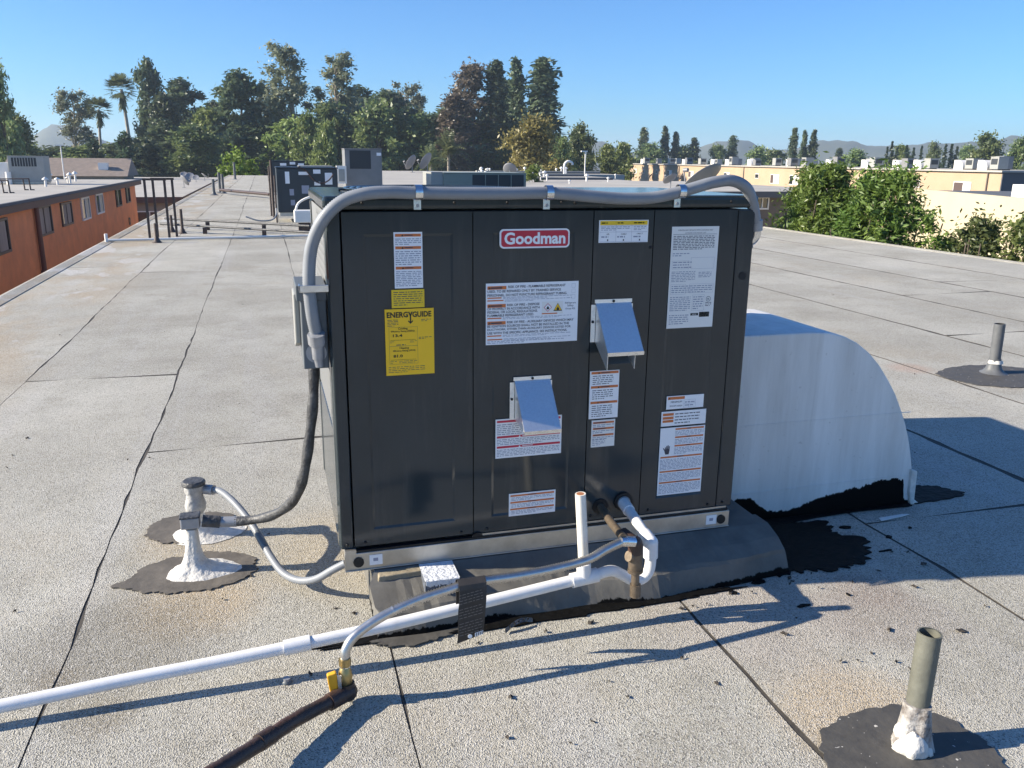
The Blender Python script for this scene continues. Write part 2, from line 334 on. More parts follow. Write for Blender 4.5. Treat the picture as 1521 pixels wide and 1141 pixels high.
# ------------------------------------------------------------------ mesh builder
class MB:
    def __init__(s): s.v = []; s.f = []; s.m = []; s.s = []; s.names = []
    def mi(s, n):
        if n not in s.names: s.names.append(n)
        return s.names.index(n)
    def add(s, vs, fs, m, smooth=False):
        o = len(s.v); s.v += [tuple(v) for v in vs]; k = s.mi(m)
        for f in fs: s.f.append(tuple(i+o for i in f)); s.m.append(k); s.s.append(smooth)
        return s
    def box(s, x0, x1, y0, y1, z0, z1, m):
        v = [(x, y, z) for z in (z0, z1) for y in (y0, y1) for x in (x0, x1)]
        return s.add(v, [(0, 2, 3, 1), (4, 5, 7, 6), (0, 1, 5, 4), (2, 6, 7, 3), (0, 4, 6, 2), (1, 3, 7, 5)], m)
    def quad(s, a, b, c, d, m): return s.add([a, b, c, d], [(0, 1, 2, 3)], m)
    def prism(s, poly, ax, a0, a1, m, smooth=False):
        """closed polygon swept along an axis: ax 'y' takes (x,z), 'x' takes (y,z), 'z' takes (x,y)"""
        P = {'y': lambda p, a: (p[0], a, p[1]), 'x': lambda p, a: (a, p[0], p[1]), 'z': lambda p, a: (p[0], p[1], a)}[ax]
        n = len(poly)
        s.add([P(p, a0) for p in poly]+[P(p, a1) for p in poly], [(i, (i+1) % n, n+(i+1) % n, n+i) for i in range(n)], m, smooth)
        s.add([P(p, a0) for p in poly], [tuple(range(n-1, -1, -1))], m)
        return s.add([P(p, a1) for p in poly], [tuple(range(n))], m)
    def tube(s, pts, r, m, n=12, rfn=None, caps=True, capm=None):
        pts = [Vector(p) for p in pts]; k = len(pts); T = []
        for i in range(k):
            t = pts[min(i+1, k-1)]-pts[max(i-1, 0)]; T.append(t.normalized())
        a = Vector((0, 0, 1)) if abs(T[0].z) < 0.9 else Vector((1, 0, 0))
        u = (a - T[0]*a.dot(T[0])).normalized(); V = []
        for i in range(k):
            u = (u - T[i]*u.dot(T[i])).normalized(); w = T[i].cross(u)
            rr = rfn(i/(k-1) if k > 1 else 0, i) if rfn else r
            for j in range(n):
                t = 2*math.pi*j/n; V.append(pts[i]+(u*math.cos(t)+w*math.sin(t))*rr)
        F = [(i*n+j, i*n+(j+1) % n, (i+1)*n+(j+1) % n, (i+1)*n+j) for i in range(k-1) for j in range(n)]
        s.add(V, F, m, True)
        if caps:
            s.add(V[:n], [tuple(range(n-1, -1, -1))], capm or m); s.add(V[-n:], [tuple(range(n))], capm or m)
        return s
    def cyl(s, a, b, r, m, n=16, r2=None, caps=True, capm=None):
        return s.tube([a, b], r, m, n, rfn=(lambda t, i: r+(r2-r)*t) if r2 is not None else None, caps=caps, capm=capm)
    def lathe(s, prof, c, m, n=24, jit=0, seed=0, smooth=True):
        rng = random.Random(seed); V = []; k = len(prof)
        ph = [rng.uniform(0, 6.28) for _ in range(4)]
        for (r, z) in prof:
            for j in range(n):
                t = 2*math.pi*j/n
                q = r*(1+jit*(math.sin(2*t+ph[0])*.6+math.sin(3*t+ph[1]+z*9)*.5+math.sin(5*t+ph[2]-z*14)*.35)+jit*rng.uniform(-.35, .35))
                V.append((c[0]+q*math.cos(t), c[1]+q*math.sin(t), c[2]+z))
        F = [(i*n+j, i*n+(j+1) % n, (i+1)*n+(j+1) % n, (i+1)*n+j) for i in range(k-1) for j in range(n)]
        s.add(V, F, m, smooth)
        return s.add(V[-n:], [tuple(range(n))], m)
    def sphere(s, c, r, m, n=10):
        return s.lathe([(max(1e-4, r*math.sin(math.pi*i/n)), -r*math.cos(math.pi*i/n)) for i in range(n+1)], c, m, n*2)
    def build(s, name, parent=None, origin=(0, 0, 0), bevel=0, seg=2):
        o = Vector(origin)
        me = bpy.data.meshes.new(name)
        me.from_pydata([(v[0]-o.x, v[1]-o.y, v[2]-o.z) for v in s.v], [], s.f)
        for n in s.names: me.materials.append(MATS[n])
        me.polygons.foreach_set('material_index', s.m); me.polygons.foreach_set('use_smooth', s.s)
        me.update()
        ob = bpy.data.objects.new(name, me); COL.objects.link(ob)
        if parent: ob.parent = parent
        if bevel:
            bm = bmesh.new(); bm.from_mesh(me); bmesh.ops.remove_doubles(bm, verts=bm.verts, dist=1e-5)
            bm.to_mesh(me); bm.free()
            b = ob.modifiers.new('bevel', 'BEVEL'); b.width = bevel; b.segments = seg; b.limit_method = 'ANGLE'; b.angle_limit = R(35)
        return ob

def spline(pts, step):
    """Catmull-Rom through pts, resampled about every step metres"""
    P = [Vector(p) for p in pts]; out = []
    P = [P[0]*2-P[1]]+P+[P[-1]*2-P[-2]]
    for i in range(1, len(P)-2):
        n = max(1, int((P[i+1]-P[i]).length/step))
        for k in range(n):
            t = k/n
            out.append(0.5*((2*P[i])+(P[i+1]-P[i-1])*t+(2*P[i-1]-5*P[i]+4*P[i+1]-P[i+2])*t*t+(3*P[i]-P[i-1]-3*P[i+1]+P[i+2])*t**3))
    out.append(P[-2]); return out

def tag(o, label=None, cat=None, group=None, kind=None):
    for k, v in (('label', label), ('category', cat), ('group', group), ('kind', kind)):
        if v: o[k] = v
    return o
def thing(name, label, cat, loc=(0, 0, 0), group=None, rz=0.0):
    o = bpy.data.objects.new(name, None); COL.objects.link(o); o.location = loc; o.rotation_euler.z = rz
    o.empty_display_size = 0.2
    return tag(o, label, cat, group)
def copy_tree(o, parent=None):
    c = o.copy(); COL.objects.link(c)
    if parent: c.parent = parent
    for ch in list(o.children): copy_tree(ch, c)
    return c

def text_geo(body, size, bold=0.0, align='CENTER'):
    cu = bpy.data.curves.new('lettering', 'FONT'); cu.body = body; cu.size = size; cu.align_x = align; cu.align_y = 'CENTER'
    cu.offset = bold; cu.resolution_u = 3
    ob = bpy.data.objects.new('lettering', cu); COL.objects.link(ob)
    dg = bpy.context.evaluated_depsgraph_get()
    me = ob.evaluated_get(dg).to_mesh()
    v = [tuple(p.co) for p in me.vertices]; f = [tuple(p.vertices) for p in me.polygons]
    ob.evaluated_get(dg).to_mesh_clear(); bpy.data.objects.remove(ob); bpy.data.curves.remove(cu)
    return v, f
def put_text(mb, body, x, z, y, m, width=None, height=None, size=0.02, bold=0.0, align='CENTER'):
    v, f = text_geo(body, size, bold, align)
    if not v: return
    xs = [p[0] for p in v]; zs = [p[1] for p in v]
    sx = width/(max(xs)-min(xs)) if width else 1; sz = height/(max(zs)-min(zs)) if height else sx
    cx = (max(xs)+min(xs))/2 if align == 'CENTER' else min(xs); cz = (max(zs)+min(zs))/2
    mb.add([(x+(p[0]-cx)*sx, y, z+(p[1]-cz)*sz) for p in v], f, m)

def jag(cx, cy, rx, ry, n=56, j=0.10, seed=1, lobes=()):
    rng = random.Random(seed); ph = [rng.uniform(0, 6.28) for _ in range(5)]; out = []
    for i in range(n):
        t = 2*math.pi*i/n
        k = 1+j*(math.sin(2*t+ph[0])+0.7*math.sin(3*t+ph[1])+0.5*math.sin(5*t+ph[2])+0.35*math.sin(11*t+ph[3])+0.3*math.sin(17*t+ph[4]))/2+rng.uniform(-j, j)*0.45
        for (a, w, amp) in lobes:
            d = (t-a+math.pi) % (2*math.pi)-math.pi; k += amp*math.exp(-(d/w)**2)
        out.append((cx+rx*k*math.cos(t), cy+ry*k*math.sin(t)))
    return out
def flat_patch(name, poly, z, m, parent, thick=0.004):
    b = MB(); b.prism(poly, 'z', z-thick, z, m); return b.build(name, parent)

# ------------------------------------------------------------------ ground and hills
g = MB(); g.box(-2200, 2200, -280, 2900, -6.9, -6.2, 'ground_dirt')
tag(g.build('ground'), kind='structure')

def hills():
    m = mat('hill_scrub', (0.10, 0.105, 0.075), 0.95, var=0.4, vscale=0.012, col2=(0.06, 0.07, 0.05))
    def ridge(name, b0, b1, d, prof, depth, seed):
        rng = random.Random(seed); n = 160; b = MB(); V = []
        rows = 9
        for k in range(rows):
            t = k/(rows-1)
            for i in range(n+1):
                s = i/n; a = R(b0+(b1-b0)*s)
                h = 0
                for (c, w, hh) in prof: h += 1.25*hh*math.exp(-((s-c)/w)**2)
                e = math.sin(math.pi*min(t, 1))**0.9
                wob = (math.sin(i*0.35+k*1.3+seed)+math.sin(i*0.83-k*0.7)+math.sin(i*1.7+k*2.1))*0.035*h
                rr = d+(t-0.5)*depth
                z = -6.0+(h+6+wob)*e
                V.append((rr*math.sin(a), rr*math.cos(a), max(-6.5, z)))
        F = [(k*(n+1)+i, k*(n+1)+i+1, (k+1)*(n+1)+i+1, (k+1)*(n+1)+i) for k in range(rows-1) for i in range(n)]
        b.add(V, F, 'hill_scrub', True); tag(b.build(name), kind='structure')
    ridge('hills', 17, 62, 1500, [(0.10, 0.035, 22), (0.30, 0.05, 25), (0.42, 0.06, 24), (0.55, 0.10, 24), (0.66, 0.06, 22), (0.8, 0.1, 26), (0.95, 0.1, 38), (0.2, 0.1, 13)], 420, 3)
    ridge('hills', -30, 6, 1700, [(0.30, 0.06, 40), (0.52, 0.06, 42), (0.70, 0.1, 28), (0.1, 0.1, 36)], 420, 9)
hills()

# ------------------------------------------------------------------ the roof we stand on
SEAMS = [-2.50, -1.60, -0.74, 0.115, 1.01, 1.955, 2.93, 3.93, 4.97, 6.10, 7.25, 8.45, 9.75]
roof = bpy.data.objects.new('roof', None); COL.objects.link(roof); roof['kind'] = 'structure'
def build_roof():
    d = MB(); d.box(-2.62, 4.4, -12, 64, -0.28, -0.0022, 'seam_tar'); d.box(4.4, 9.78, -12, 14.8, -0.28, -0.0022, 'seam_tar')
    d.build('roof_deck', roof)
    w = MB(); w.box(-2.3, 4.1, -11.8, 63.7, -6.2, -0.28, 'taupe_wall'); w.box(4.1, 9.5, -11.8, 14.5, -6.2, -0.28, 'taupe_wall')
    w.build('wall', roof)
    # raised edge along the left and right eaves
    e = MB(); e.prism([(-2.64, -0.05), (-2.64, 0.012), (-2.60, 0.020), (-2.49, 0.006), (-2.49, -0.004)], 'y', -12, 64.02, 'cap_sheet'); e.build('roof_edge', roof)
    e = MB(); e.prism([(9.74, -0.004), (9.74, 0.006), (9.80, 0.02), (9.84, 0.0), (9.84, -0.12), (9.785, -0.12)], 'y', -12, 14.84, 'cap_sheet'); e.build('roof_edge', roof)
    rng = random.Random(21)
    n_s = len(SEAMS)
    lines = []
    for i, x in enumerate(SEAMS):
        # each seam is a wandering line, wider where the tar has run
        L = []; y = -12.0; wob = 0; 
        while y <= 64.001:
            near = y < 9
            wob += rng.uniform(-1, 1)*(0.006 if near else 0.012); wob *= 0.9
            gap = 0.0018+0.0042*max(0, math.sin(y*1.3+i*2.1)*0.6+math.sin(y*3.7+i)*0.5)+(rng.uniform(0.002, 0.006) if rng.random() < .3 else 0)
            if not near: gap *= 1.0+min(1.5, (y-9)/20)
            if i == 2 and y < 2: gap *= 1.15
            if i >= 5: gap = gap*1.6+0.0025*(i-4)**0.7
            if i in (0, n_s-1): gap = 0; wob = 0
            L.append((y, x+wob, gap)); y += 0.12 if near else 0.6
        lines.append(L)
    def at(i, y):
        L = lines[i]
        for k in range(len(L)-1):
            if L[k][0] <= y <= L[k+1][0]:
                t = (y-L[k][0])/(L[k+1][0]-L[k][0]); return (L[k][1]*(1-t)+L[k+1][1]*t, L[k][2]*(1-t)+L[k+1][2]*t)
        return (L[-1][1], L[-1][2])
    ends = {0: [-4.2, 8.9, 18.5, 29, 40, 52], 1: [-5, 3.14, 8.25, 17, 26.9, 38, 50], 2: [-6, 1.66, 13.8, 24.4, 34, 45, 55], 3: [-3.4, 9.0, 19, 27.8, 37, 48, 57],
            4: [-4.6, 5.2, 12.3, 22, 32, 43, 54], 5: [-5.5, 0.12, 9.6, 20, 30, 41, 52], 6: [-2.6, 7.2, 17, 27, 38, 49], 7: [-4, 5.9], 8: [-1.5, 2.98, 12.6], 9: [-3, 4.82, 11.5], 10: [-2.2, 5.55], 11: [-4.4, 5.5, 11.8]}
    for i in range(n_s-1):
        far = 64.0 if SEAMS[i+1] < 4.2 else 14.8
        cuts = [-12.0]+[c for c in ends[i] if c < far-1]+[far]
        for a, bb in zip(cuts[:-1], cuts[1:]):
            ys = [a]+[p[0] for p in lines[i] if a+0.05 < p[0] < bb-0.05]+[bb]
            k = len(ys); V = []
            for j, y in enumerate(ys):
                xl, gl = at(i, y); xr, gr = at(i+1, y)
                yy = y+(0.005 if j == 0 else -0.005 if j == k-1 else 0)
                sk = 0.03*math.sin(i*3.1+a) if (j == 0 or j == k-1) else 0
                V += [(xl+gl, yy-sk, 0.0), (xr-gr, yy+sk, 0.0)]
            W = [(x, y, -0.0021) for x, y, z in V]
            F = [(2*j, 2*j+1, 2*j+3, 2*j+2) for j in range(k-1)]
            o = len(V)
            S_ = []
            S_ += [(2*j+o, 2*j, 2*j+2, 2*j+2+o) for j in range(k-1)]+[(2*j+1, 2*j+1+o, 2*j+3+o, 2*j+3) for j in range(k-1)]
            S_ += [(o, o+1, 1, 0), (2*k-2, 2*k-1, o+2*k-1, o+2*k-2)]
            b = MB(); b.add(V+W, F, 'cap_sheet'); b.add(V+W, S_, 'seam_tar'); b.build('roofing_sheet', roof)
    # tar patches round the penetrations
    flat_patch('tar_patch', jag(-0.445, 0.37, 0.185, 0.142, 110, 0.09, 3, [(3.35, 0.12, 0.30), (0.5, 0.3, 0.1)]), 0.005, 'tar_faded', roof)
    flat_patch('tar_patch', jag(-0.475, 0.735, 0.155, 0.135, 110, 0.09, 4), 0.0055, 'tar_faded', roof)
    flat_patch('tar_patch', jag(1.195, -0.99, 0.215, 0.175, 90, 0.07, 6), 0.005, 'tar_patch', roof)
    flat_patch('tar_patch', jag(4.30, 1.83, 0.36, 0.29, 80, 0.07, 8), 0.005, 'tar_patch', roof)
    flat_patch('tar_patch', jag(1.50, 0.045, 0.30, 0.215, 140, 0.16, 11, [(6.1, 0.2, 0.22), (0.6, 0.25, 0.25)]), 0.0062, 'tar', roof)
    flat_patch('tar_patch', jag(2.32, 0.32, 0.22, 0.085, 60, 0.18, 12), 0.005, 'tar', roof)
    flat_patch('tar_patch', jag(0.60, -0.165, 0.60, 0.055, 120, 0.22, 14), 0.0055, 'tar', roof)
    flat_patch('tar_patch', jag(0.19, -0.20, 0.12, 0.035, 60, 0.25, 15), 0.007, 'tar_patch', roof)
    rng2 = random.Random(5)
    for k in range(26):     # spatters of tar by the pool
        x = 1.45+rng2.gauss(0.12, 0.22); y = -0.02+rng2.gauss(0, 0.13)
        if y > 0.2: continue
        flat_patch('tar_patch', jag(x, y, rng2.uniform(0.004, 0.026), rng2.uniform(0.003, 0.014), 14, 0.3, 100+k), 0.0048, 'tar', roof)
build_roof()

# ------------------------------------------------------------------ roof curb under the unit
Z0 = 0.20
curb = thing('roof_curb', 'felt covered roof curb with tarred edges under the big dark unit', 'roof curb', (0.7, 0.3, 0))
def build_curb():
    rng = random.Random(2); n = 60; prof = [(0.05, 0.133), (-0.02, 0.132), (-0.078, 0.106), (-0.124, 0.078), (-0.134, 0.066), (-0.162, 0.001)]
    V = []
    for i in range(n+1):
        t = i/n; x0 = 0.085+1.335*t
        for j, (y, z) in enumerate(prof):
            jx = 0 if 0 < i < n else 0
            zz = z+(rng.uniform(-0.0022, 0.0022) if j > 1 else 0)+0.003*math.sin(x0*9+j)*(j > 1)
            yy = y+(0.012*math.sin(x0*7.3+j*0.8)+0.006*math.sin(x0*19))*(j > 1)-0.022*(1-t)*(j > 2)
            xx = x0+(0.012*math.sin(j*2.0) if i == 0 else 0)+(0.02*(j/5.0) if i == n else 0)
            V.append((xx, yy, max(0.001, zz)))
    k = len(prof); F = [(i*k+j, i*k+j+1, (i+1)*k+j+1, (i+1)*k+j) for i in range(n) for j in range(k-1)]
    b = MB(); b.add(V, F, 'curb_tarred', False); b.add([V[0]]+V[:k]+[(V[0][0], V[0][1], 0.001)], [tuple(range(1, k+2))], 'curb_tarred'); b.build('front_flashing', curb, curb.location)
    b = MB(); b.box(0.088, 1.42, -0.026, 0.70, 0.0, 0.129, 'curb_felt'); b.build('curb_box', curb, curb.location, 0.01)
    b = MB(); b.prism([(0.092, 0.075), (0.105, 0.128), (0.30, 0.134), (0.29, 0.112), (0.24, 0.105), (0.17, 0.092)], 'y', -0.055, -0.02, 'wood_old'); b.build('wood_strip', curb, curb.location, 0.003)
build_curb()

# ------------------------------------------------------------------ the rooftop unit
UW, UD, UT = 1.295, 0.72, Z0+1.016
unit = thing('hvac_unit', 'large dark grey rooftop air conditioner with red badge and many warning stickers', 'air conditioner', (UW/2, UD/2, Z0-0.066))
O = unit.location
def part(mb, name, bevel=0, parent=None, label=None, seg=2):
    o = mb.build(name, parent or unit, O, bevel, seg)
    if label: o['label'] = label
    return o
b = MB(); b.box(0.045, UW-0.06, 0.012, UD-0.02, Z0, Z0+0.975, 'seam_black'); part(b, 'cabinet_body')
for (x0, x1) in ((0.0, 0.0405), (1.2335, UW)):
    b = MB(); b.prism([(x0, 0.02 if x0 == 0 else 0.0), (x0+0.006 if x0 == 0 else x0, 0.0), (x1 if x0 == 0 else x1-0.006, 0.0), (x1, 0.0 if x0 == 0 else 0.02), (x1, 0.07), (x0, 0.07)], 'z', Z0+0.001, Z0+0.975, 'dark_paint')
    part(b, 'corner_post', 0.004, seg=3)
for x0 in (0.0, UW-0.05):
    b = MB(); b.box(x0, x0+0.05, UD-0.05, UD, Z0+0.001, Z0+0.975, 'dark_paint'); part(b, 'corner_post', 0.004)
def panel(x0, x1, inset=True, zi=(0.055, 0.915)):
    """access panel: flat rim, then a shallow pressed-in field"""
    z0, z1 = Z0+0.006, Z0+0.973; b = MB()
    a0, a1, c0, c1 = x0+0.055, x1-0.055, Z0+zi[0], Z0+zi[1]; d = 0.0028; s = 0.007
    o = [(x0, 0, z0), (x1, 0, z0), (x1, 0, z1), (x0, 0, z1)]
    if inset:
        i1 = [(a0, 0, c0), (a1, 0, c0), (a1, 0, c1), (a0, 0, c1)]
        i2 = [(a0+s, d, c0+s), (a1-s, d, c0+s), (a1-s, d, c1-s), (a0+s, d, c1-s)]
        b.add(o+i1+i2, [(0, 1, 5, 4), (1, 2, 6, 5), (2, 3, 7, 6), (3, 0, 4, 7), (4, 5, 9, 8), (5, 6, 10, 9), (6, 7, 11, 10), (7, 4, 8, 11), (8, 9, 10, 11)], 'dark_paint')
    else: b.add(o, [(0, 1, 2, 3)], 'dark_paint')
    e = [(x0, 0.012, z0), (x1, 0.012, z0), (x1, 0.012, z1), (x0, 0.012, z1)]
    b.add(o+e, [(4, 5, 1, 0), (5, 6, 2, 1), (6, 7, 3, 2), (7, 4, 0, 3)], 'dark_paint')
    return part(b, 'access_panel')
panel(0.0445, 0.4015); panel(0.4045, 0.7605); panel(0.7635, 0.9515, False); panel(0.9545, 1.2295)
b = MB(); b.box(-0.003, UW+0.003, -0.005, UD, Z0+0.979, UT, 'dark_paint'); part(b, 'top_cap', 0.012, seg=4)
# side panels, coil guard
b = MB(); b.box(0.002, 0.03, 0.075, UD-0.055, Z0+0.001, Z0+0.345, 'dark_paint'); part(b, 'side_panel', 0.003)
b = MB(); b.box(UW-0.03, UW-0.002, 0.075, UD-0.055, Z0+0.001, Z0+0.975, 'dark_paint'); part(b, 'side_panel', 0.003)
b = MB(); b.box(0.055, UW-0.055, UD-0.02, UD-0.002, Z0+0.001, Z0+0.975, 'dark_paint'); part(b, 'back_panel')
cg = MB(); cg.box(0.014, 0.026, 0.075, UD-0.055, Z0+0.352, Z0+0.975, 'coil_back'); cgo = part(cg, 'coil')
cg = MB()
for k in range(34):         # diamond guard: crossing wires
    y = 0.075+k*0.03-0.3
    for s in (1, -1):
        ya, za = y, Z0+0.352; yb = y+s*0.36
        L = [(max(0.075, min(UD-0.055, y+s*0.36*t)), za+0.62*t) for t in (0, 0.25, 0.5, 0.75, 1)]
        for (p, q2) in zip(L[:-1], L[1:]):
            if abs(p[0]-q2[0]) > 0.01: cg.cyl((0.006, p[0], p[1]), (0.006, q2[0], q2[1]), 0.0028, 'coil_mesh', 4, caps=False)
part(cg, 'coil_guard', label='silver diamond mesh guard')
# fan opening on top
b = MB(); b.cyl((0.36, 0.36, UT-0.01), (0.36, 0.36, UT+0.0015), 0.285, 'grille_dark', 48)
for k in range(14):
    r0 = 0.02+0.0195*k
    pts = [(0.36+r0*math.cos(t*math.pi/24), 0.36+r0*math.sin(t*math.pi/24), UT+0.008) for t in range(49)]
    b.tube(pts, 0.003, 'dark_paint', 5, caps=False)
for k in range(8):
    a = k*math.pi/4; b.cyl((0.36, 0.36, UT+0.004), (0.36+0.29*math.cos(a), 0.36+0.29*math.sin(a), UT+0.004), 0.004, 'dark_paint', 6)
part(b, 'fan_grille')
# base rail
b = MB(); b.box(0.012, 1.278, -0.012, 0.0, Z0-0.066, Z0-0.010, 'galvanised'); b.box(0.012, 1.278, -0.016, -0.012, Z0-0.066, Z0-0.062, 'galvanised')
b.box(0.018, 1.27, 0.0, UD-0.01, Z0-0.05, Z0-0.004, 'galvanised')
part(b, 'base_rail', 0.0015)
b = MB(); b.box(0.04, 1.272, -0.009, 0.01, Z0-0.0095, Z0-0.003, 'seam_black'); part(b, 'rail_gap')
b = MB(); b.box(0.014, 0.046, -0.0135, 0.01, Z0-0.012, Z0+0.001, 'galvanised'); b.box(0.40, 1.268, -0.004, 0.002, Z0-0.004, Z0+0.004, 'galvanised'); part(b, 'rail_lip')
for xc in (0.052, 1.247):
    b = MB(); b.cyl((xc, -0.0165, Z0-0.038), (xc, -0.005, Z0-0.038), 0.0155, 'seam_black', 20); part(b, 'lifting_hole')
for xc in (0.103, 1.212):
    b = MB(); b.box(xc-0.019, xc+0.019, -0.0135, -0.0121, Z0-0.052, Z0-0.020, 'label_white')
    b.box(xc-0.008, xc+0.006, -0.0139, -0.0136, Z0-0.040, Z0-0.030, 'print_grey'); part(b, 'rail_label')
# screws
sb = MB(); sb.lathe([(0.0042, 0.0), (0.0042, 0.002), (0.003, 0.004), (0.0005, 0.0046)], (0, 0, 0), 'seam_black', 8)
s0 = sb.build('screw', unit); SCREWS = []
def screw_at(x, z, y=-0.0005, first=[True]):
    o = s0 if first[0] else s0.copy()
    if not first[0]: COL.objects.link(o)
    first[0] = False; o.parent = unit; o.rotation_euler = (R(90), 0, 0)
    o.location = (x-O.x, y-O.y, z-O.z); return o
for (x, z) in ((0.075, 0.018), (0.365, 0.016), (0.445, 0.018), (0.735, 0.018), (0.785, 0.022), (0.925, 0.03), (0.985, 0.02), (1.20, 0.016), (0.022, 0.016), (1.255, 0.018),
               (0.945, 0.865), (0.940, 0.545), (0.10, 0.998), (0.35, 0.998), (0.50, 0.998), (0.66, 0.998), (0.70, 0.996), (0.86, 0.998), (1.20, 0.998)):
    screw_at(x, Z0+z, -0.0055 if z > 0.98 else -0.0005)
for (x, z) in ((0.415, 0.000),):
    b = MB(); b.prism(jag(x, Z0+z, 0.016, 0.011, 16, 0.2, 3), 'y', -0.008, -0.001, 'seam_black'); part(b, 'rubber_plug')
b = MB(); b.cyl((1.262, -0.002, Z0+0.772), (1.262, 0.004, Z0+0.772), 0.0125, 'seam_black', 16); part(b, 'post_hole')

# ---- stickers: thin sheets with their print
class Sticker:
    def __init__(s, x0, x1, z0, z1, m, y=-0.0016):
        s.b = MB(); s.x0, s.x1, s.z0, s.z1, s.y = x0, x1, Z0+z0, Z0+z1, y
        s.b.box(s.x0, s.x1, y, y+0.0014, s.z0, s.z1, m)
    def X(s, u): return s.x0+(s.x1-s.x0)*u
    def Z(s, v): return s.z1-(s.z1-s.z0)*v
    def rect(s, u0, u1, v0, v1, m, lift=0.0003):
        y = s.y-lift
        s.b.quad((s.X(u0), y, s.Z(v1)), (s.X(u1), y, s.Z(v1)), (s.X(u1), y, s.Z(v0)), (s.X(u0), y, s.Z(v0)), m)
    def tri(s, u, v, h, m, lift=0.0006):
        y = s.y-lift; x, z = s.X(u), s.Z(v)
        s.b.add([(x-h*.55, y, z-h/2), (x+h*.55, y, z-h/2), (x, y, z+h/2)], [(0, 1, 2)], m)
    def bar(s, v0, v1, m, u0=0.05, u1=0.95, word=True):
        s.rect(u0, u1, v0, v1, m)
        h = (s.Z(v0)-s.Z(v1))*0.75
        s.tri(u0+(u1-u0)*0.28, (v0+v1)/2, h, 'print_black')
        if word:
            c = (v0+v1)/2; dv = (v1-v0)*0.16
            s.rect(u0+(u1-u0)*0.36, u0+(u1-u0)*0.68, c-dv, c+dv, 'print_dark', 0.0006)
    def lines(s, v0, v1, n, m='print_grey', u0=0.05, u1=0.95, seed=0, h=0.42):
        rng = random.Random(seed+int(v0*1000)); dv = (v1-v0)/n
        wl = (s.x1-s.x0)
        for k in range(n):
            u = u0; end = u1 if k < n-1 else u0+(u1-u0)*rng.uniform(0.4, 0.9)
            c = v0+dv*(k+0.5)
            while u < end:
                w = rng.uniform(0.004, 0.016)/wl
                s.rect(u, min(u+w, end), c-dv*h/2, c+dv*h/2, m); u += w+0.0028/wl
    def text(s, body, u, v, m, w=None, h=None, size=0.01, bold=0.0, align='CENTER'):
        put_text(s.b, body, s.X(u), s.Z(v), s.y-0.0006, m, (s.x1-s.x0)*w if w else None, (s.z1-s.z0)*h if h else None, size, bold, align)
    def frame(s, u0, u1, v0, v1, m, t=0.0008):
        a = t/(s.x1-s.x0); c = t/(s.z1-s.z0)
        s.rect(u0, u1, v0, v0+c, m); s.rect(u0, u1, v1-c, v1, m); s.rect(u0, u0+a, v0, v1, m); s.rect(u1-a, u1, v0, v1, m)
    def done(s, name, label): return part(s.b, name, label=label)

# tall white sticker with three orange bars
s = Sticker(0.182, 0.2605, 0.767, 0.920, 'label_white')
for (v, a, n) in ((0.02, 0.075, 5), (0.24, 0.295, 8), (0.60, 0.655, 10)):
    s.bar(v+0.01, v+0.06, 'print_orange'); s.lines(v+0.085, v+{5: .21, 8: .35, 10: .37}[n], n-1, seed=n)
s.done('warning_label', 'tall white sticker with three orange bars above the yellow ones')
s = Sticker(0.172, 0.2635, 0.7125, 0.763, 'label_lime'); s.lines(0.08, 0.9, 7, 'print_dark', 0.06, 0.94, 4, 0.34)
s.done('warning_label', 'small plain yellow sticker of fine print')
# energy guide
s = Sticker(0.1515, 0.289, 0.5205, 0.7095, 'label_yellow', -0.0024)
s.text('ENERG', 0.255, 0.085, 'print_black', w=0.43, h=0.085, size=0.02, bold=0.0006)
s.text('GUIDE', 0.755, 0.085, 'print_black', w=0.39, h=0.085, size=0.02, bold=0.0006)
for (a, c) in (((0.485, 0.045), (0.52, 0.105)), ((0.555, 0.045), (0.52, 0.105))):
    s.b.add([(s.X(a[0]-0.014), s.y-0.0006, s.Z(a[1])), (s.X(a[0]+0.014), s.y-0.0006, s.Z(a[1])), (s.X(c[0]+0.014), s.y-0.0006, s.Z(c[1])), (s.X(c[0]-0.014), s.y-0.0006, s.Z(c[1]))], [(3, 2, 1, 0)], 'print_black')
s.rect(0.507, 0.533, 0.10, 0.21, 'print_black', 0.0007)
for sg in (-1, 1):
    s.b.add([(s.X(0.52+sg*0.05), s.y-0.0008, s.Z(0.172)), (s.X(0.52+sg*0.05), s.y-0.0008, s.Z(0.19)), (s.X(0.52), s.y-0.0008, s.Z(0.225)), (s.X(0.52), s.y-0.0008, s.Z(0.200))], [(0, 1, 2, 3) if sg < 0 else (3, 2, 1, 0)], 'print_black')
s.lines(0.15, 0.26, 5, 'print_dark', 0.05, 0.27, 1, 0.35); s.lines(0.155, 0.20, 2, 'print_dark', 0.74, 0.95, 2, 0.35)
s.frame(0.075, 0.66, 0.27, 0.83, 'print_dark', 0.0005); s.rect(0.075, 0.66, 0.555, 0.559, 'print_dark')
s.text('Cooling', 0.36, 0.295, 'print_black', size=0.0085, bold=0.0001); s.text('Efficiency Rating (SEER2)', 0.36, 0.335, 'print_black', w=0.48, size=0.008, bold=0.0001)
s.text('13.4', 0.25, 0.395, 'print_black', w=0.19, h=0.042, size=0.012, bold=0.0003)
s.rect(0.10, 0.62, 0.462, 0.466, 'print_black'); s.lines(0.475, 0.51, 2, 'print_dark', 0.09, 0.2, 6, .3); s.lines(0.475, 0.51, 2, 'print_dark', 0.5, 0.64, 7, .3); s.lines(0.525, 0.55, 1, 'print_dark', 0.22, 0.55, 8, .5)
s.text('Heating', 0.38, 0.59, 'print_black', size=0.0085, bold=0.0001); s.text('Efficiency Rating (AFUE)', 0.38, 0.63, 'print_black', w=0.46, size=0.008, bold=0.0001)
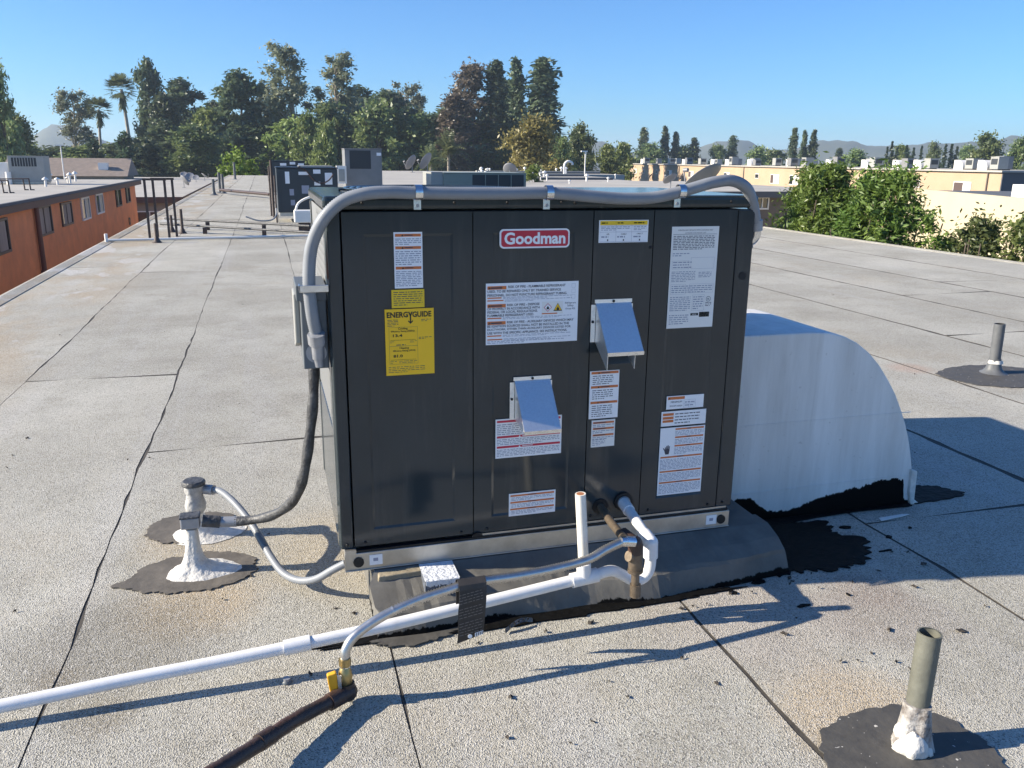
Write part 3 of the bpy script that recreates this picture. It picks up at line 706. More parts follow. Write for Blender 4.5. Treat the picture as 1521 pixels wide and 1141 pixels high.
s.text('81.0', 0.25, 0.705, 'print_black', w=0.19, h=0.042, size=0.012, bold=0.0003)
s.rect(0.10, 0.62, 0.762, 0.766, 'print_black'); s.lines(0.775, 0.82, 2, 'print_dark', 0.09, 0.22, 9, .3); s.lines(0.775, 0.82, 2, 'print_dark', 0.27, 0.64, 10, .3)
s.lines(0.425, 0.465, 2, 'print_dark', 0.68, 0.95, 3, 0.4); s.lines(0.86, 0.965, 4, 'print_dark', 0.05, 0.8, 4, 0.28)
s.done('energy_label', 'big yellow energy guide sticker with black lettering')

# brand badge
def round_rect(x0, x1, z0, z1, r, n=6):
    P = []
    for (cx, cz, a) in ((x1-r, z0+r, -90), (x1-r, z1-r, 0), (x0+r, z1-r, 90), (x0+r, z0+r, 180)):
        P += [(cx+r*math.cos(R(a+90*k/n)), cz+r*math.sin(R(a+90*k/n))) for k in range(n+1)]
    return P
b = MB(); b.prism(round_rect(0.4795, 0.6875, Z0+0.8705, Z0+0.9245, 0.012), 'y', -0.0045, -0.0003, 'label_white')
b.prism(round_rect(0.484, 0.683, Z0+0.875, Z0+0.920, 0.009), 'y', -0.0051, -0.0046, 'badge_red')
badge = part(b, 'brand_badge', label='red badge with white rim and white lettering')
b = MB(); put_text(b, 'Goodman', 0.5835, Z0+0.8985, -0.0057, 'label_white', width=0.182, height=0.034, size=0.05, bold=0.0016)
part(b, 'lettering', parent=badge)

# big white sticker
s = Sticker(0.4405, 0.7205, 0.594, 0.7725, 'label_white')
for (v, u) in ((0.045, 0.215), (0.335, 0.21), (0.615, 0.21)):
    s.rect(0.015, u, v, v+0.055, 'print_orange'); s.tri(0.035, v+0.028, 0.006, 'print_black'); s.rect(0.05, 0.17, v+0.018, v+0.04, 'print_dark', 0.0006)
T = lambda t, u, v, w: s.text(t, u, v, 'print_dark', w=w, h=0.040, size=0.008, bold=0.00012, align='LEFT')
T('RISK OF FIRE - FLAMMABLE REFRIGERANT', 0.235, 0.062, 0.62); T('USED. TO BE REPAIRED ONLY BY TRAINED SERVICE', 0.015, 0.130, 0.79); T('PERSONNEL. DO NOT PUNCTURE REFRIGERANT TUBING.', 0.015, 0.192, 0.86)
T('RISK OF FIRE - DISPOSE', 0.225, 0.355, 0.35); T('OF PROPERLY IN ACCORDANCE WITH', 0.015, 0.412, 0.56); T('FEDERAL OR LOCAL REGULATIONS.', 0.015, 0.465, 0.54); T('FLAMMABLE REFRIGERANT USED.', 0.015, 0.520, 0.50)
T('RISK OF FIRE - AUXILIARY DEVICES WHICH MAY', 0.225, 0.637, 0.73); T('BE IGNITION SOURCES SHALL NOT BE INSTALLED IN THE', 0.015, 0.695, 0.89); T('DUCTWORK, OTHER THAN AUXILIARY DEVICES LISTED FOR', 0.015, 0.752, 0.91); T('USE WITH THE SPECIFIC APPLIANCE. SEE INSTRUCTIONS.', 0.015, 0.808, 0.87)
for (v, w) in ((0.225, .15), (0.268, .17), (0.555, .15), (0.845, .15), (0.905, .16)):
    s.rect(0.015, 0.015+w, v, v+0.020, 'print_orange'); s.lines(v-0.005, v+0.035, 2, u0=0.03+w, u1=0.93, seed=int(v*99), h=.4)
s.lines(0.935, 0.985, 2, u0=0.015, u1=0.85, seed=5, h=.4)
s.rect(0.60, 0.83, 0.325, 0.53, 'label_cream', 0.0006)
def sym(u, v, h, diamond):
    x, z, y = s.X(u), s.Z(v), s.y
    if diamond:
        for k, (rr, m) in enumerate(((h, 'print_red'), (h*.84, 'label_white'))):
            s.b.add([(x-rr, y-.0009-.0003*k, z), (x, y-.0009-.0003*k, z-rr), (x+rr, y-.0009-.0003*k, z), (x, y-.0009-.0003*k, z+rr)], [(0, 1, 2, 3)], m)
    else:
        for k, (rr, m) in enumerate(((h, 'print_black'), (h*.82, 'label_yellow'))):
            s.b.add([(x-rr*1.1, y-.0009-.0003*k, z-rr*.9+(k*.0006)), (x+rr*1.1, y-.0009-.0003*k, z-rr*.9+(k*.0006)), (x, y-.0009-.0003*k, z+rr)], [(0, 1, 2)], m)
    f = h*0.42; zz = z-(0.0 if diamond else h*.25)
    s.b.add([(x-f*.7, y-.0016, zz-f), (x+f*.7, y-.0016, zz-f), (x+f*.8, y-.0016, zz-.1*f), (x+.3*f, y-.0016, zz+.3*f), (x+.1*f, y-.0016, zz+f*1.1), (x-.35*f, y-.0016, zz+.35*f), (x-.8*f, y-.0016, zz-.2*f)], [tuple(range(7))], 'print_black')
sym(0.665, 0.42, 0.0125, True); sym(0.775, 0.42, 0.0125, False)
s.rect(0.60, 0.77, 0.512, 0.53, 'print_orange', 0.0009)
s.text('Refrigerant', 0.915, 0.36, 'print_dark', w=0.12, size=0.006); s.text('Safety', 0.915, 0.405, 'print_dark', w=0.07, size=0.006); s.text('Group A2L', 0.915, 0.455, 'print_dark', w=0.11, size=0.006)
for v in (0.04, 0.13, 0.22): s.frame(0.925, 0.965, v, v+0.065, 'print_grey', 0.0005)
s.done('warning_label', 'large white refrigerant warning sticker with two hazard symbols')

# yellow topped three column sticker
s = Sticker(0.7785, 0.934, 0.8815, 0.946, 'label_white')
s.rect(0.02, 0.98, 0.03, 0.22, 'label_lime')
for u in (0.02, 0.34, 0.67): s.lines(0.07, 0.18, 1, 'print_dark', u+0.03, u+0.27, int(u*50), 0.5)
s.lines(0.27, 0.47, 3, u0=0.04, u1=0.64, seed=2); s.lines(0.27, 0.47, 3, u0=0.70, u1=0.96, seed=3)
for u, w in ((0.18, 'AIR'), (0.50, 'CABLE'), (0.83, 'OBJECT')):
    s.text(w, u, 0.62, 'print_dark', h=0.08, size=0.006); s.lines(0.70, 0.79, 1, 'print_grey', u-0.13, u+0.13, int(u*70), 0.7); s.rect(u-0.012, u+0.012, 0.85, 0.93, 'print_dark')
for v in (0.25, 0.52, 0.95): s.rect(0.02, 0.98, v, v+0.012, 'print_grey')
for u in (0.34, 0.66): s.rect(u, u+0.004, 0.05, 0.95, 'print_grey')
s.done('caution_label', 'white sticker with a yellow strip and three columns')

# rating plate
s = Sticker(1.012, 1.1685, 0.6165, 0.925, 'label_cream')
s.text('FORCED AIR FURNACE WITH COOLING UNIT', 0.5, 0.035, 'print_dark', w=0.74, size=0.006); s.text('CATEGORY III OUTDOOR UNIT', 0.5, 0.062, 'print_dark', w=0.45, size=0.006)
s.lines(0.085, 0.225, 9, 'print_dark', 0.04, 0.92, 11, 0.42); s.rect(0.03, 0.96, 0.073, 0.076, 'print_dark')
s.lines(0.25, 0.29, 2, 'print_grey', 0.04, 0.4, 12); s.frame(0.04, 0.40, 0.33, 0.41, 'print_grey', .0005); s.frame(0.44, 0.94, 0.30, 0.41, 'print_grey', .0005)
for v in (0.345, 0.37, 0.395): s.lines(v-0.008, v+0.008, 1, 'print_grey', 0.06, 0.92, int(v*100), .6)
s.lines(0.43, 0.54, 7, 'print_grey', 0.04, 0.55, 13); s.lines(0.44, 0.50, 4, 'print_grey', 0.62, 0.9, 14)
s.frame(0.04, 0.36, 0.56, 0.66, 'print_grey', .0005); s.frame(0.44, 0.96, 0.56, 0.65, 'print_grey', .0005)
s.lines(0.57, 0.65, 4, 'print_grey', 0.06, 0.94, 15); s.lines(0.68, 0.83, 8, 'print_grey', 0.04, 0.48, 16); s.frame(0.52, 0.78, 0.67, 0.83, 'print_grey', .0005); s.lines(0.68, 0.82, 6, 'print_grey', 0.54, 0.76, 17)
b2 = s.b; cx, cz = s.X(0.87), s.Z(0.715)
b2.tube([(cx+0.0075*math.cos(t*math.pi/10), s.y-0.0006, cz+0.0075*math.sin(t*math.pi/10)) for t in range(21)], 0.0006, 'print_dark', 4, caps=False)
s.text('UL', 0.87, 0.715, 'print_black', w=0.045, size=0.006, bold=0.0002); s.lines(0.745, 0.79, 3, 'print_dark', 0.81, 0.94, 18)
s.rect(0.50, 0.67, 0.853, 0.878, 'print_black'); s.text('AFUE', 0.585, 0.866, 'label_cream', w=0.09, size=0.005)
s.rect(0.69, 0.91, 0.845, 0.895, 'print_black'); s.lines(0.85, 0.89, 2, 'label_cream', 0.71, 0.89, 20)
s.lines(0.86, 0.965, 5, 'print_grey', 0.04, 0.46, 19)
s.done('rating_label', 'tall cream rating plate full of small tables')

# red barred sticker
s = Sticker(0.471, 0.6795, 0.243, 0.366, 'label_white')
for v in (0.035, 0.43, 0.69):
    s.rect(0.02, 0.98, v, v+0.055, 'print_red'); s.tri(0.36, v+0.028, 0.006, 'label_white'); s.rect(0.40, 0.56, v+0.02, v+0.036, 'label_white', 0.0006)
s.lines(0.12, 0.41, 6, seed=31, u0=.02, u1=.97); s.lines(0.505, 0.67, 4, seed=32, u0=.02, u1=.97); s.lines(0.77, 0.96, 5, seed=33, u0=.02, u1=.97)
s.done('warning_label', 'white sticker with three red bars below the lower hood')
# orange barred small sticker low on the second panel
s = Sticker(0.5145, 0.665, 0.050, 0.124, 'label_white')
for v in (0.06, 0.36, 0.66): s.rect(0.03, 0.97, v, v+0.075, 'print_orange'); s.rect(0.40, 0.58, v+0.022, v+0.052, 'print_dark', .0006); s.lines(v+0.095, v+0.27, 3, seed=int(v*50))
s.done('warning_label', 'small white sticker with orange bars low on the second panel')
# two on the third panel
s = Sticker(0.767, 0.8625, 0.3445, 0.496, 'label_white')
for v in (0.015, 0.31, 0.635): s.bar(v, v+0.05, 'print_orange', 0.04, 0.97)
for (v, t) in ((0.10, 'LABEL ALL'), (0.40, 'LABEL ALL'), (0.72, 'ÉTIQUETER')):
    pass
for (v0, v1, n) in ((0.085, 0.29, 5), (0.385, 0.60, 5), (0.71, 0.97, 6)): s.lines(v0, v1, n, 'print_dark', 0.09, 0.8, int(v0*300), 0.35)
s.done('warning_label', 'white sticker with orange bars under the upper hood')
s = Sticker(0.7775, 0.8555, 0.2515, 0.339, 'label_cream')
for v in (0.06, 0.28, 0.52): s.rect(0.06, 0.95, v, v+0.07, 'print_orange'); s.rect(0.1, 0.6, v+0.02, v+0.05, 'print_dark', .0006); s.lines(v+0.09, v+0.21, 2, seed=int(v*90))
s.lines(0.70, 0.95, 4, seed=44, u1=0.6)
s.done('warning_label', 'small cream sticker with brown bars')
# three on the fourth panel
s = Sticker(1.028, 1.1575, 0.356, 0.399, 'label_white')
s.rect(0.03, 0.48, 0.06, 0.27, 'print_orange'); s.tri(0.07, 0.165, 0.006, 'print_black')
s.text('MINIMUM', 0.26, 0.46, 'print_dark', w=0.30, size=0.006); s.text('ROOM AREA', 0.26, 0.76, 'print_dark', w=0.34, size=0.006)
s.frame(0.46, 0.78, 0.34, 0.92, 'print_grey', .0005); s.rect(0.46, 0.78, 0.62, 0.635, 'print_grey'); s.rect(0.60, 0.605, 0.34, 0.92, 'print_grey'); s.lines(0.40, 0.88, 2, 'print_grey', 0.49, 0.76, 3, .3)
s.done('warning_label', 'short white sticker with a small table, topmost on the right panel')
s = Sticker(1.013, 1.1695, 0.3005, 0.349, 'label_white')
for v in (0.12, 0.36, 0.58): s.rect(0.03, 0.27, v, v+0.17, 'print_orange')
s.lines(0.10, 0.92, 4, 'print_dark', 0.30, 0.86, 51, 0.3)
s.done('warning_label', 'white sticker with an orange block on its left')
s = Sticker(1.013, 1.170, 0.0655, 0.2945, 'label_white')
for (v, u) in ((0.015, .33), (0.135, .33), (0.26, .33), (0.42, .03), (0.635, .03), (0.80, .03)):
    s.rect(u, 0.97, v, v+0.024, 'print_orange'); s.rect(u+(0.97-u)*.4, u+(0.97-u)*.55, v+0.006, v+0.017, 'print_dark', .0006)
for (v0, v1, u, n) in ((0.05, 0.125, .33, 4), (0.17, 0.25, .33, 4), (0.295, 0.40, .33, 5), (0.46, 0.62, .03, 8), (0.67, 0.79, .03, 6), (0.835, 0.98, .03, 7)): s.lines(v0, v1, n, u0=u, u1=.97, seed=int(v0*777))
hx, hz = s.X(0.17), s.Z(0.315)      # hand symbol
HP = [(-.010, -.004), (-.006, -.017), (.006, -.017), (.0085, -.004), (.0085, .010), (.006, .0105), (.0055, .001), (.0045, .001), (.0040, .0135), (.0012, .014), (.0008, .002), (0, .002), (-.0006, .0125), (-.0034, .012), (-.0036, .001), (-.0046, .001), (-.0056, .008), (-.008, .0075), (-.0078, -.001), (-.013, .006), (-.0148, .004)]
s.b.add([(hx+p[0], s.y-0.0006, hz+p[1]) for p in HP], [tuple(range(len(HP)))], 'print_dark')
s.done('warning_label', 'long white sticker with orange bars and a hand symbol')

# ---- two sheet metal hoods
def hood(x, z, w, h, d, name, label, drop, mouth):
    """vent hood: flange on the panel, side cheeks, sloped lid that overhangs a rectangular mouth"""
    b = MB(); zt, zb = z, z-h
    t = 0.0015
    b.box(x-0.003, x+w+0.003, -0.004, -0.0006, zt, zt+0.011, 'hood_metal')          # top flange
    for xa, xb in ((x-0.014, x), (x+w, x+w+0.006)): b.box(xa, xb, -0.004, -0.0008, zb+0.012, zt-0.004, 'hood_metal')
    zl = zt-drop                                                                   # front edge of the lid
    b.add([(x, -0.004, zt), (x+w, -0.004, zt), (x+w, -d, zl), (x, -d, zl), (x, -0.004, zt-t), (x+w, -0.004, zt-t), (x+w, -d, zl-t), (x, -d, zl-t)],
          [(0, 3, 2, 1), (4, 5, 6, 7), (0, 4, 7, 3), (1, 2, 6, 5), (0, 1, 5, 4)], 'hood_metal')
    b.add([(x-.001, -d-.001, zl+.001), (x+w+.001, -d-.001, zl+.001), (x+w+.001, -d-.001, zl-.010), (x-.001, -d-.001, zl-.010), (x-.001, -d+.001, zl-.010), (x+w+.001, -d+.001, zl-.010), (x+w+.001, -d+.001, zl), (x-.001, -d+.001, zl)], [(3, 2, 1, 0), (7, 6, 5, 4), (0, 1, 6, 7), (3, 4, 5, 2)], 'bright_zinc')
    lid = part(b, name, label=label)
    zf = zl-mouth; zw = zb+0.012
    for xa in (x+0.0012, x+w-(0.026 if mouth > .02 else 0.0024)):
        c = MB(); q = [(xa, -0.004, zt-.002), (xa, -d+.003, zl-.003), (xa, -d*0.95, zf), (xa, -0.004, zw)]
        c.add(q+[(a_+t, b_, c_) for a_, b_, c_ in q], [(0, 1, 2, 3), (7, 6, 5, 4), (0, 4, 5, 1), (1, 5, 6, 2), (2, 6, 7, 3)], 'hood_metal')
        part(c, 'hood_cheek', parent=lid)
    if mouth > .02:
        c = MB(); xr = x+w-0.026; q = [(x+.003, -0.006, zw+.004), (xr, -0.006, zw+.004), (xr, -d*.7, zf+.012), (x+.003, -d*.7, zf+.012)]
        c.quad(*q, 'box_grey'); c.quad(*[(a_, b_, c_-.001) for a_, b_, c_ in q][::-1], 'box_grey'); part(c, 'hood_dark_inside', parent=lid)  # dark plate: the hood's dim, reflecting inside put in as colour
    c = MB(); c.quad((x+.004, -0.0008, zb+.004), (x+w-.004, -0.0008, zb+.004), (x+w-.004, -0.0008, zt-.003), (x+.004, -0.0008, zt-.003), 'seam_black'); part(c, 'hood_opening', parent=lid)
    for (px, pz) in ((x+w*0.5, zt+0.0055), (x-0.008, zt-0.055)):
        c = MB(); c.sphere((px, -0.0055, pz), 0.0042, 'seam_black', 5); part(c, 'hood_screw', parent=lid)
hood(0.776, Z0+0.704, 0.113, 0.129, 0.110, 'flue_hood', 'bright metal flue hood, the higher one', 0.128, 0.052)
hood(0.5275, Z0+0.482, 0.111, 0.13, 0.112, 'air_hood', 'bright metal air hood, the lower one', 0.124, 0.006)

# drain and gas openings on the face
b = MB(); b.cyl((0.894, -0.010, Z0+0.060), (0.894, -0.001, Z0+0.060), 0.031, 'seam_black', 24); b.cyl((0.894, -0.013, Z0+0.058), (0.894, -0.010, Z0+0.058), 0.022, 'conduit_grey', 24); part(b, 'drain_collar')
b = MB(); b.cyl((0.817, -0.006, Z0+0.050), (0.817, -0.001, Z0+0.050), 0.026, 'seam_black', 20); part(b, 'gas_grommet')

# ------------------------------------------------------------------ white duct beside the unit, and an unseen one added for its shadow
duct = thing('air_duct', 'white painted curved air duct standing on the roof beside the dark unit', 'air duct', (1.75, 0.5, 0))
def elbow(x0, y0, y1, pts, name):
    b = MB(); poly = [(x0, 0.0), (pts[-1][0], 0.0)]+pts[::-1]+[(x0, pts[0][1])]
    b.prism(poly, 'y', y0, y1, 'duct_tarred'); return b.build(name, duct, duct.location, 0.006, 2)
ARC = [(1.455, 0.722), (1.632, 0.722), (1.72, 0.722), (1.80, 0.716), (1.86, 0.700), (1.92, 0.672), (1.98, 0.630), (2.03, 0.582), (2.08, 0.520), (2.12, 0.463), (2.155, 0.400), (2.185, 0.340), (2.207, 0.285), (2.228, 0.22), (2.245, 0.155), (2.255, 0.09), (2.262, 0.03)]
e1 = elbow(1.298, 0.25, 0.77, ARC, 'supply_elbow')
elbow(1.298, 0.83, 1.40, [(1.40, 0.93), (1.62, 0.93), (1.70, 0.90), (1.75, 0.84), (1.79, 0.74), (1.84, 0.60), (1.89, 0.45), (1.92, 0.25), (1.93, 0.05)], 'shadow_elbow')  # unseen elbow behind the unit, added and shaped to cast the long right-hand shadow
b = MB(); b.box(1.31, 2.254, 0.2475, 0.2496, 0.118, 0.124, 'duct_white'); b.box(1.31, 2.20, 0.2482, 0.2497, 0.385, 0.388, 'duct_white'); b.build('seam_rib', duct, duct.location)
def tar_band():
    c = MB(); c.prism([(1.30, 0.246), (1.30, 0.15), (1.42, 0.17), (1.6, 0.19), (1.8, 0.215), (2.0, 0.225), (2.2, 0.215), (2.24, 0.215), (2.243, 0.246)], 'z', 0.004, 0.0075, 'tar'); c.build('tar_foot', duct, duct.location)
    d = MB(); d.prism([(2.235, 0.150), (2.262, 0.140), (2.266, 0.02), (2.285, 0.006), (2.30, 0.0), (2.25, 0.0), (2.238, 0.05)], 'y', 0.236, 0.256, 'mastic'); d.build('mastic_corner', duct, duct.location, 0.004)
tar_band()

# ------------------------------------------------------------------ grey liquid-tight conduit over the unit
cond = thing('conduit', 'thick grey flexible conduit looping over the top of the dark unit', 'conduit', (0.6, -0.03, 1.2))
CP = [(-0.034, 0.026, 0.845), (-0.043, 0.010, 0.904), (-0.047, 0.006, 0.980), (-0.0415, 0.004, 1.054), (-0.028, -0.004, 1.108), (0.001, -0.0225, 1.163), (0.048, -0.026, 1.204), (0.103, -0.03, 1.222), (0.168, -0.03, 1.227), (0.243, -0.03, 1.225), (0.429, -0.03, 1.223), (0.617, -0.03, 1.224),
      (0.723, -0.03, 1.216), (0.826, -0.03, 1.209), (0.920, -0.03, 1.210), (0.994, -0.03, 1.222), (1.058, -0.03, 1.238), (1.123, -0.028, 1.254), (1.189, -0.022, 1.259), (1.243, -0.012, 1.238), (1.275, 0.004, 1.200), (1.297, 0.018, 1.160), (1.311, 0.028, 1.125)]
path = spline(CP, 0.0030)
b = MB(); b.tube(path, 0.018, 'conduit_grey', 14, rfn=lambda t, i: 0.0168+(0.0009 if i % 2 else -0.0006)); b.build('flexible_tube', cond, cond.location)
def clamp(x, z, w=0.020):
    b = MB()
    pts = [(x, -0.03+0.0205*math.cos(a), z+0.0205*math.sin(a)) for a in [R(-60-k*12) for k in range(26)]]
    V = []
    for p in pts: V += [(p[0]-w/2, p[1], p[2]), (p[0]+w/2, p[1], p[2])]
    b.add(V, [(2*i, 2*i+1, 2*i+3, 2*i+2) for i in range(len(pts)-1)], 'bright_zinc', True)
    b.box(x-w/2, x+w/2, -0.012, -0.009, z-0.046, z-0.016, 'bright_zinc')
    c = b.build('clamp', cond, cond.location)
    s2 = MB(); s2.cyl((x, -0.015, z-0.035), (x, -0.0121, z-0.035), 0.005, 'fitting_grey', 10); s2.build('clamp_screw', c, cond.location)
clamp(0.247, 1.226); clamp(0.613, 1.225); clamp(1.018, 1.228)
b = MB(); b.box(-0.075, 0.002, -0.0175, -0.0145, 0.966, 0.985, 'bright_zinc'); b.box(-0.0745, -0.071, -0.0175, 0.02, 0.966, 0.985, 'bright_zinc'); b.build('strap', cond, cond.location, 0.001)
b = MB(); b.tube([(-0.035, 0.012, 0.848), (-0.0325, 0.022, 0.818)], 0.0245, 'fitting_grey', 8); b.tube([(-0.0325, 0.02, 0.822), (-0.031, 0.03, 0.775)], 0.017, 'fitting_grey', 14); b.tube([(-0.031, 0.03, 0.78), (-0.029, 0.034, 0.752)], 0.014, 'fitting_grey', 14); b.build('connector', cond, cond.location)
b = MB(); b.tube([(1.3105, 0.028, 1.14), (1.3145, 0.031, 1.108)], 0.0215, 'fitting_grey', 8); b.tube(spline([(1.315, 0.032, 1.11), (1.316, 0.036, 1.09), (1.310, 0.042, 1.078), (1.299, 0.046, 1.072)], 0.006), 0.0175, 'bright_zinc', 12); b.tube([(1.303, 0.045, 1.074), (1.2965, 0.046, 1.071)], 0.026, 'fitting_grey', 16); b.build('connector', cond, cond.location)

# ------------------------------------------------------------------ disconnect box on the left side
box = thing('disconnect_box', 'grey electrical disconnect box on the left side of the dark unit', 'electrical box', (-0.04, 0.12, 0.74))
b = MB(); b.box(-0.0715, -0.003, 0.03, 0.215, 0.745, 0.972, 'box_grey'); b.build('enclosure', box, box.location, 0.003)
b = MB(); b.box(-0.082, -0.001, 0.026, 0.22, 0.936, 0.978, 'box_grey'); b.build('top_hood', box, box.location, 0.002)
b = MB(); b.prism([(0.10, 0.945), (0.225, 0.945), (0.225, 0.77), (0.12, 0.80)], 'x', -0.088, -0.0715, 'pale_unit'); b.build('cover', box, box.location, 0.004)
b = MB(); b.cyl((-0.036, 0.0285, 0.79), (-0.036, 0.030, 0.79), 0.028, 'fitting_grey', 24); b.build('knockout', box, box.location)

# ------------------------------------------------------------------ penetrations with mastic
def penetration(x, y, top, r0, seed, label, skew=(0, 0)):
    t = thing('roof_penetration', label, 'pipe boot', (x, y, 0), 'mastic coated roof penetrations')
    prof = [(r0, 0.002), (r0*0.84, 0.008), (r0*0.66, 0.016), (r0*0.50, 0.028), (r0*0.38, 0.045), (r0*0.30, 0.068), (r0*0.25, 0.095), (r0*0.225, 0.125), (r0*0.215, top-0.01)]
    b = MB(); b.lathe(prof, (0, 0, 0), 'mastic', 40, 0.085, seed)
    b.v = [(v[0]+skew[0]*(v[2]/top)+(0.07 if v[0] > 0 else 0)*max(0, 1-v[2]/0.06)**2*v[0]/r0, v[1]+skew[1]*(v[2]/top), v[2]) for v in b.v]
    b.build('mastic_cone', t)
    return t
p1 = penetration(-0.441, 0.375, 0.165, 0.088, 3, 'nearer white mastic cone with black flexible conduit entering its fitting')
p2 = penetration(-0.452, 0.665, 0.158, 0.090, 8, 'farther white mastic cone with grey conduit and round lidded box on top')
b = MB(); b.box(-0.030, 0.028, -0.021, 0.021, 0.160, 0.198, 'fitting_grey'); b.box(-0.033, 0.031, -0.025, 0.025, 0.196, 0.204, 'black_flex'); b.build('conduit_body', p1, (0, 0, 0), 0.005)
b = MB(); b.lathe([(0.022, 0.085), (0.034, 0.10), (0.036, 0.12), (0.030, 0.145), (0.027, 0.158), (0.033, 0.17), (0.034, 0.195)], (0, 0, 0), 'grey_mastic', 24, 0.03, 2); b.lathe([(0.040, 0.195), (0.041, 0.205), (0.034, 0.211)], (0, 0, 0), 'black_flex', 24); b.build('conduit_body', p2)

flexb = thing('flexible_conduit', 'black flexible conduit hanging from the box down to the nearer mastic cone', 'conduit', (-0.1, 0.2, 0.3))
BP = [(-0.041, 0.12, 0.748), (-0.043, 0.12, 0.69), (-0.049, 0.122, 0.618), (-0.064, 0.13, 0.512), (-0.083, 0.15, 0.402), (-0.105, 0.19, 0.318), (-0.135, 0.24, 0.258), (-0.185, 0.30, 0.205), (-0.245, 0.345, 0.176), (-0.31, 0.37, 0.166), (-0.365, 0.375, 0.168), (-0.405, 0.375, 0.178)]
path = spline(BP, 0.004)
b = MB(); b.tube(path, 0.0155, 'black_flex', 12, rfn=lambda t, i: (0.0158 if i % 2 else 0.0146)+0.0012*math.sin(i*0.21)); b.build('flexible_tube', flexb, flexb.location)
b = MB(); b.tube([(-0.352, 0.375, 0.1675), (-0.406, 0.375, 0.178)], 0.021, 'black_flex', 8); b.tube([(-0.30, 0.368, 0.166), (-0.35, 0.375, 0.167)], 0.0165, 'fitting_grey', 12, rfn=lambda t, i: 0.0172); b.build('fitting', flexb, flexb.location)

thin = thing('conduit', 'thin grey conduit drooping from the farther mastic cone to the unit base', 'conduit', (-0.2, 0.4, 0.1))
GP = [(-0.40, 0.662, 0.172), (-0.36, 0.62, 0.176), (-0.315, 0.54, 0.164), (-0.27, 0.455, 0.135), (-0.232, 0.37, 0.10), (-0.20, 0.285, 0.066), (-0.165, 0.205, 0.046), (-0.12, 0.145, 0.045), (-0.07, 0.095, 0.068), (-0.02, 0.06, 0.110), (0.018, 0.045, 0.134)]
b = MB(); b.tube(spline(GP, 0.01), 0.0118, 'conduit_grey', 12); b.build('flexible_tube', thin, thin.location)
b = MB(); b.tube([(-0.425, 0.672, 0.172), (-0.385, 0.648, 0.174)], 0.0185, 'fitting_grey', 8); b.build('fitting', thin, thin.location)
b = MB(); b.tube([(-0.242, 0.392, 0.109), (-0.214, 0.322, 0.080)], 0.0124, 'box_grey', 12); b.build('tape_band', thin, thin.location)

# ------------------------------------------------------------------ white drain pipe
pvc = thing('drain_pipe', 'long white plastic drain pipe with upright vent stub crossing in front of the unit', 'drain pipe', (0.67, -0.25, 0))
r = 0.0165
LP = [(-1.35, -0.33, 0.028), (-0.83, -0.303, 0.0455), (-0.55, -0.292, 0.060), (-0.35, -0.287, 0.069), (-0.158, -0.283, 0.081), (0.1, -0.274, 0.098), (0.35, -0.263, 0.119), (0.645, -0.2505, 0.1455)]
b = MB(); b.tube(spline(LP, 0.05), r, 'pvc', 16); b.build('long_pipe', pvc, pvc.location)
def sleeve(p, q, rr, name, m='pvc'):
    b = MB(); b.tube([p, q], rr, m, 16); return b.build(name, pvc, pvc.location)
sleeve((-0.172, -0.2835, 0.080), (-0.105, -0.281, 0.0845), 0.0205, 'coupling')
b = MB(); b.tube([(0.632, -0.251, 0.1445), (0.712, -0.2485, 0.1515)], 0.0215, 'pvc', 16); b.tube([(0.671, -0.25, 0.150), (0.668, -0.25, 0.196)], 0.021, 'pvc', 16); b.build('tee', pvc, pvc.location)
b = MB(); b.tube([(0.669, -0.25, 0.185), (0.651, -0.25, 0.411)], 0.0152, 'pvc_dirty', 16)
b.build('vent_stub', pvc, pvc.location)
b = MB(); b.tube([(0.6511, -0.25, 0.405), (0.65095, -0.25, 0.4116)], 0.0112, 'pipe_rust', 14); b.build('stub_bore', pvc, pvc.location)
TP = [(0.705, -0.249, 0.1505), (0.74, -0.249, 0.158), (0.765, -0.249, 0.156), (0.795, -0.249, 0.138), (0.82, -0.249, 0.121), (0.842, -0.249, 0.116), (0.862, -0.249, 0.123), (0.876, -0.249, 0.143), (0.880, -0.249, 0.170), (0.879, -0.249, 0.195)]
b = MB(); b.tube(spline(TP, 0.008), r, 'pvc', 16); b.build('trap', pvc, pvc.location)
b = MB(); b.tube([(0.879, -0.249, 0.186), (0.877, -0.249, 0.232)], 0.0215, 'pvc', 16); b.sphere((0.8768, -0.249, 0.234), 0.0220, 'pvc', 8); b.tube([(0.8768, -0.249, 0.234), (0.8785, -0.205, 0.238)], 0.0215, 'pvc', 16); b.build('elbow', pvc, pvc.location)
b = MB(); b.tube([(0.878, -0.22, 0.237), (0.894, -0.014, 0.258)], r, 'pvc', 16); b.build('outlet_pipe', pvc, pvc.location)
sleeve((0.8895, -0.062, 0.253), (0.893, -0.013, 0.258), 0.0195, 'reducer')

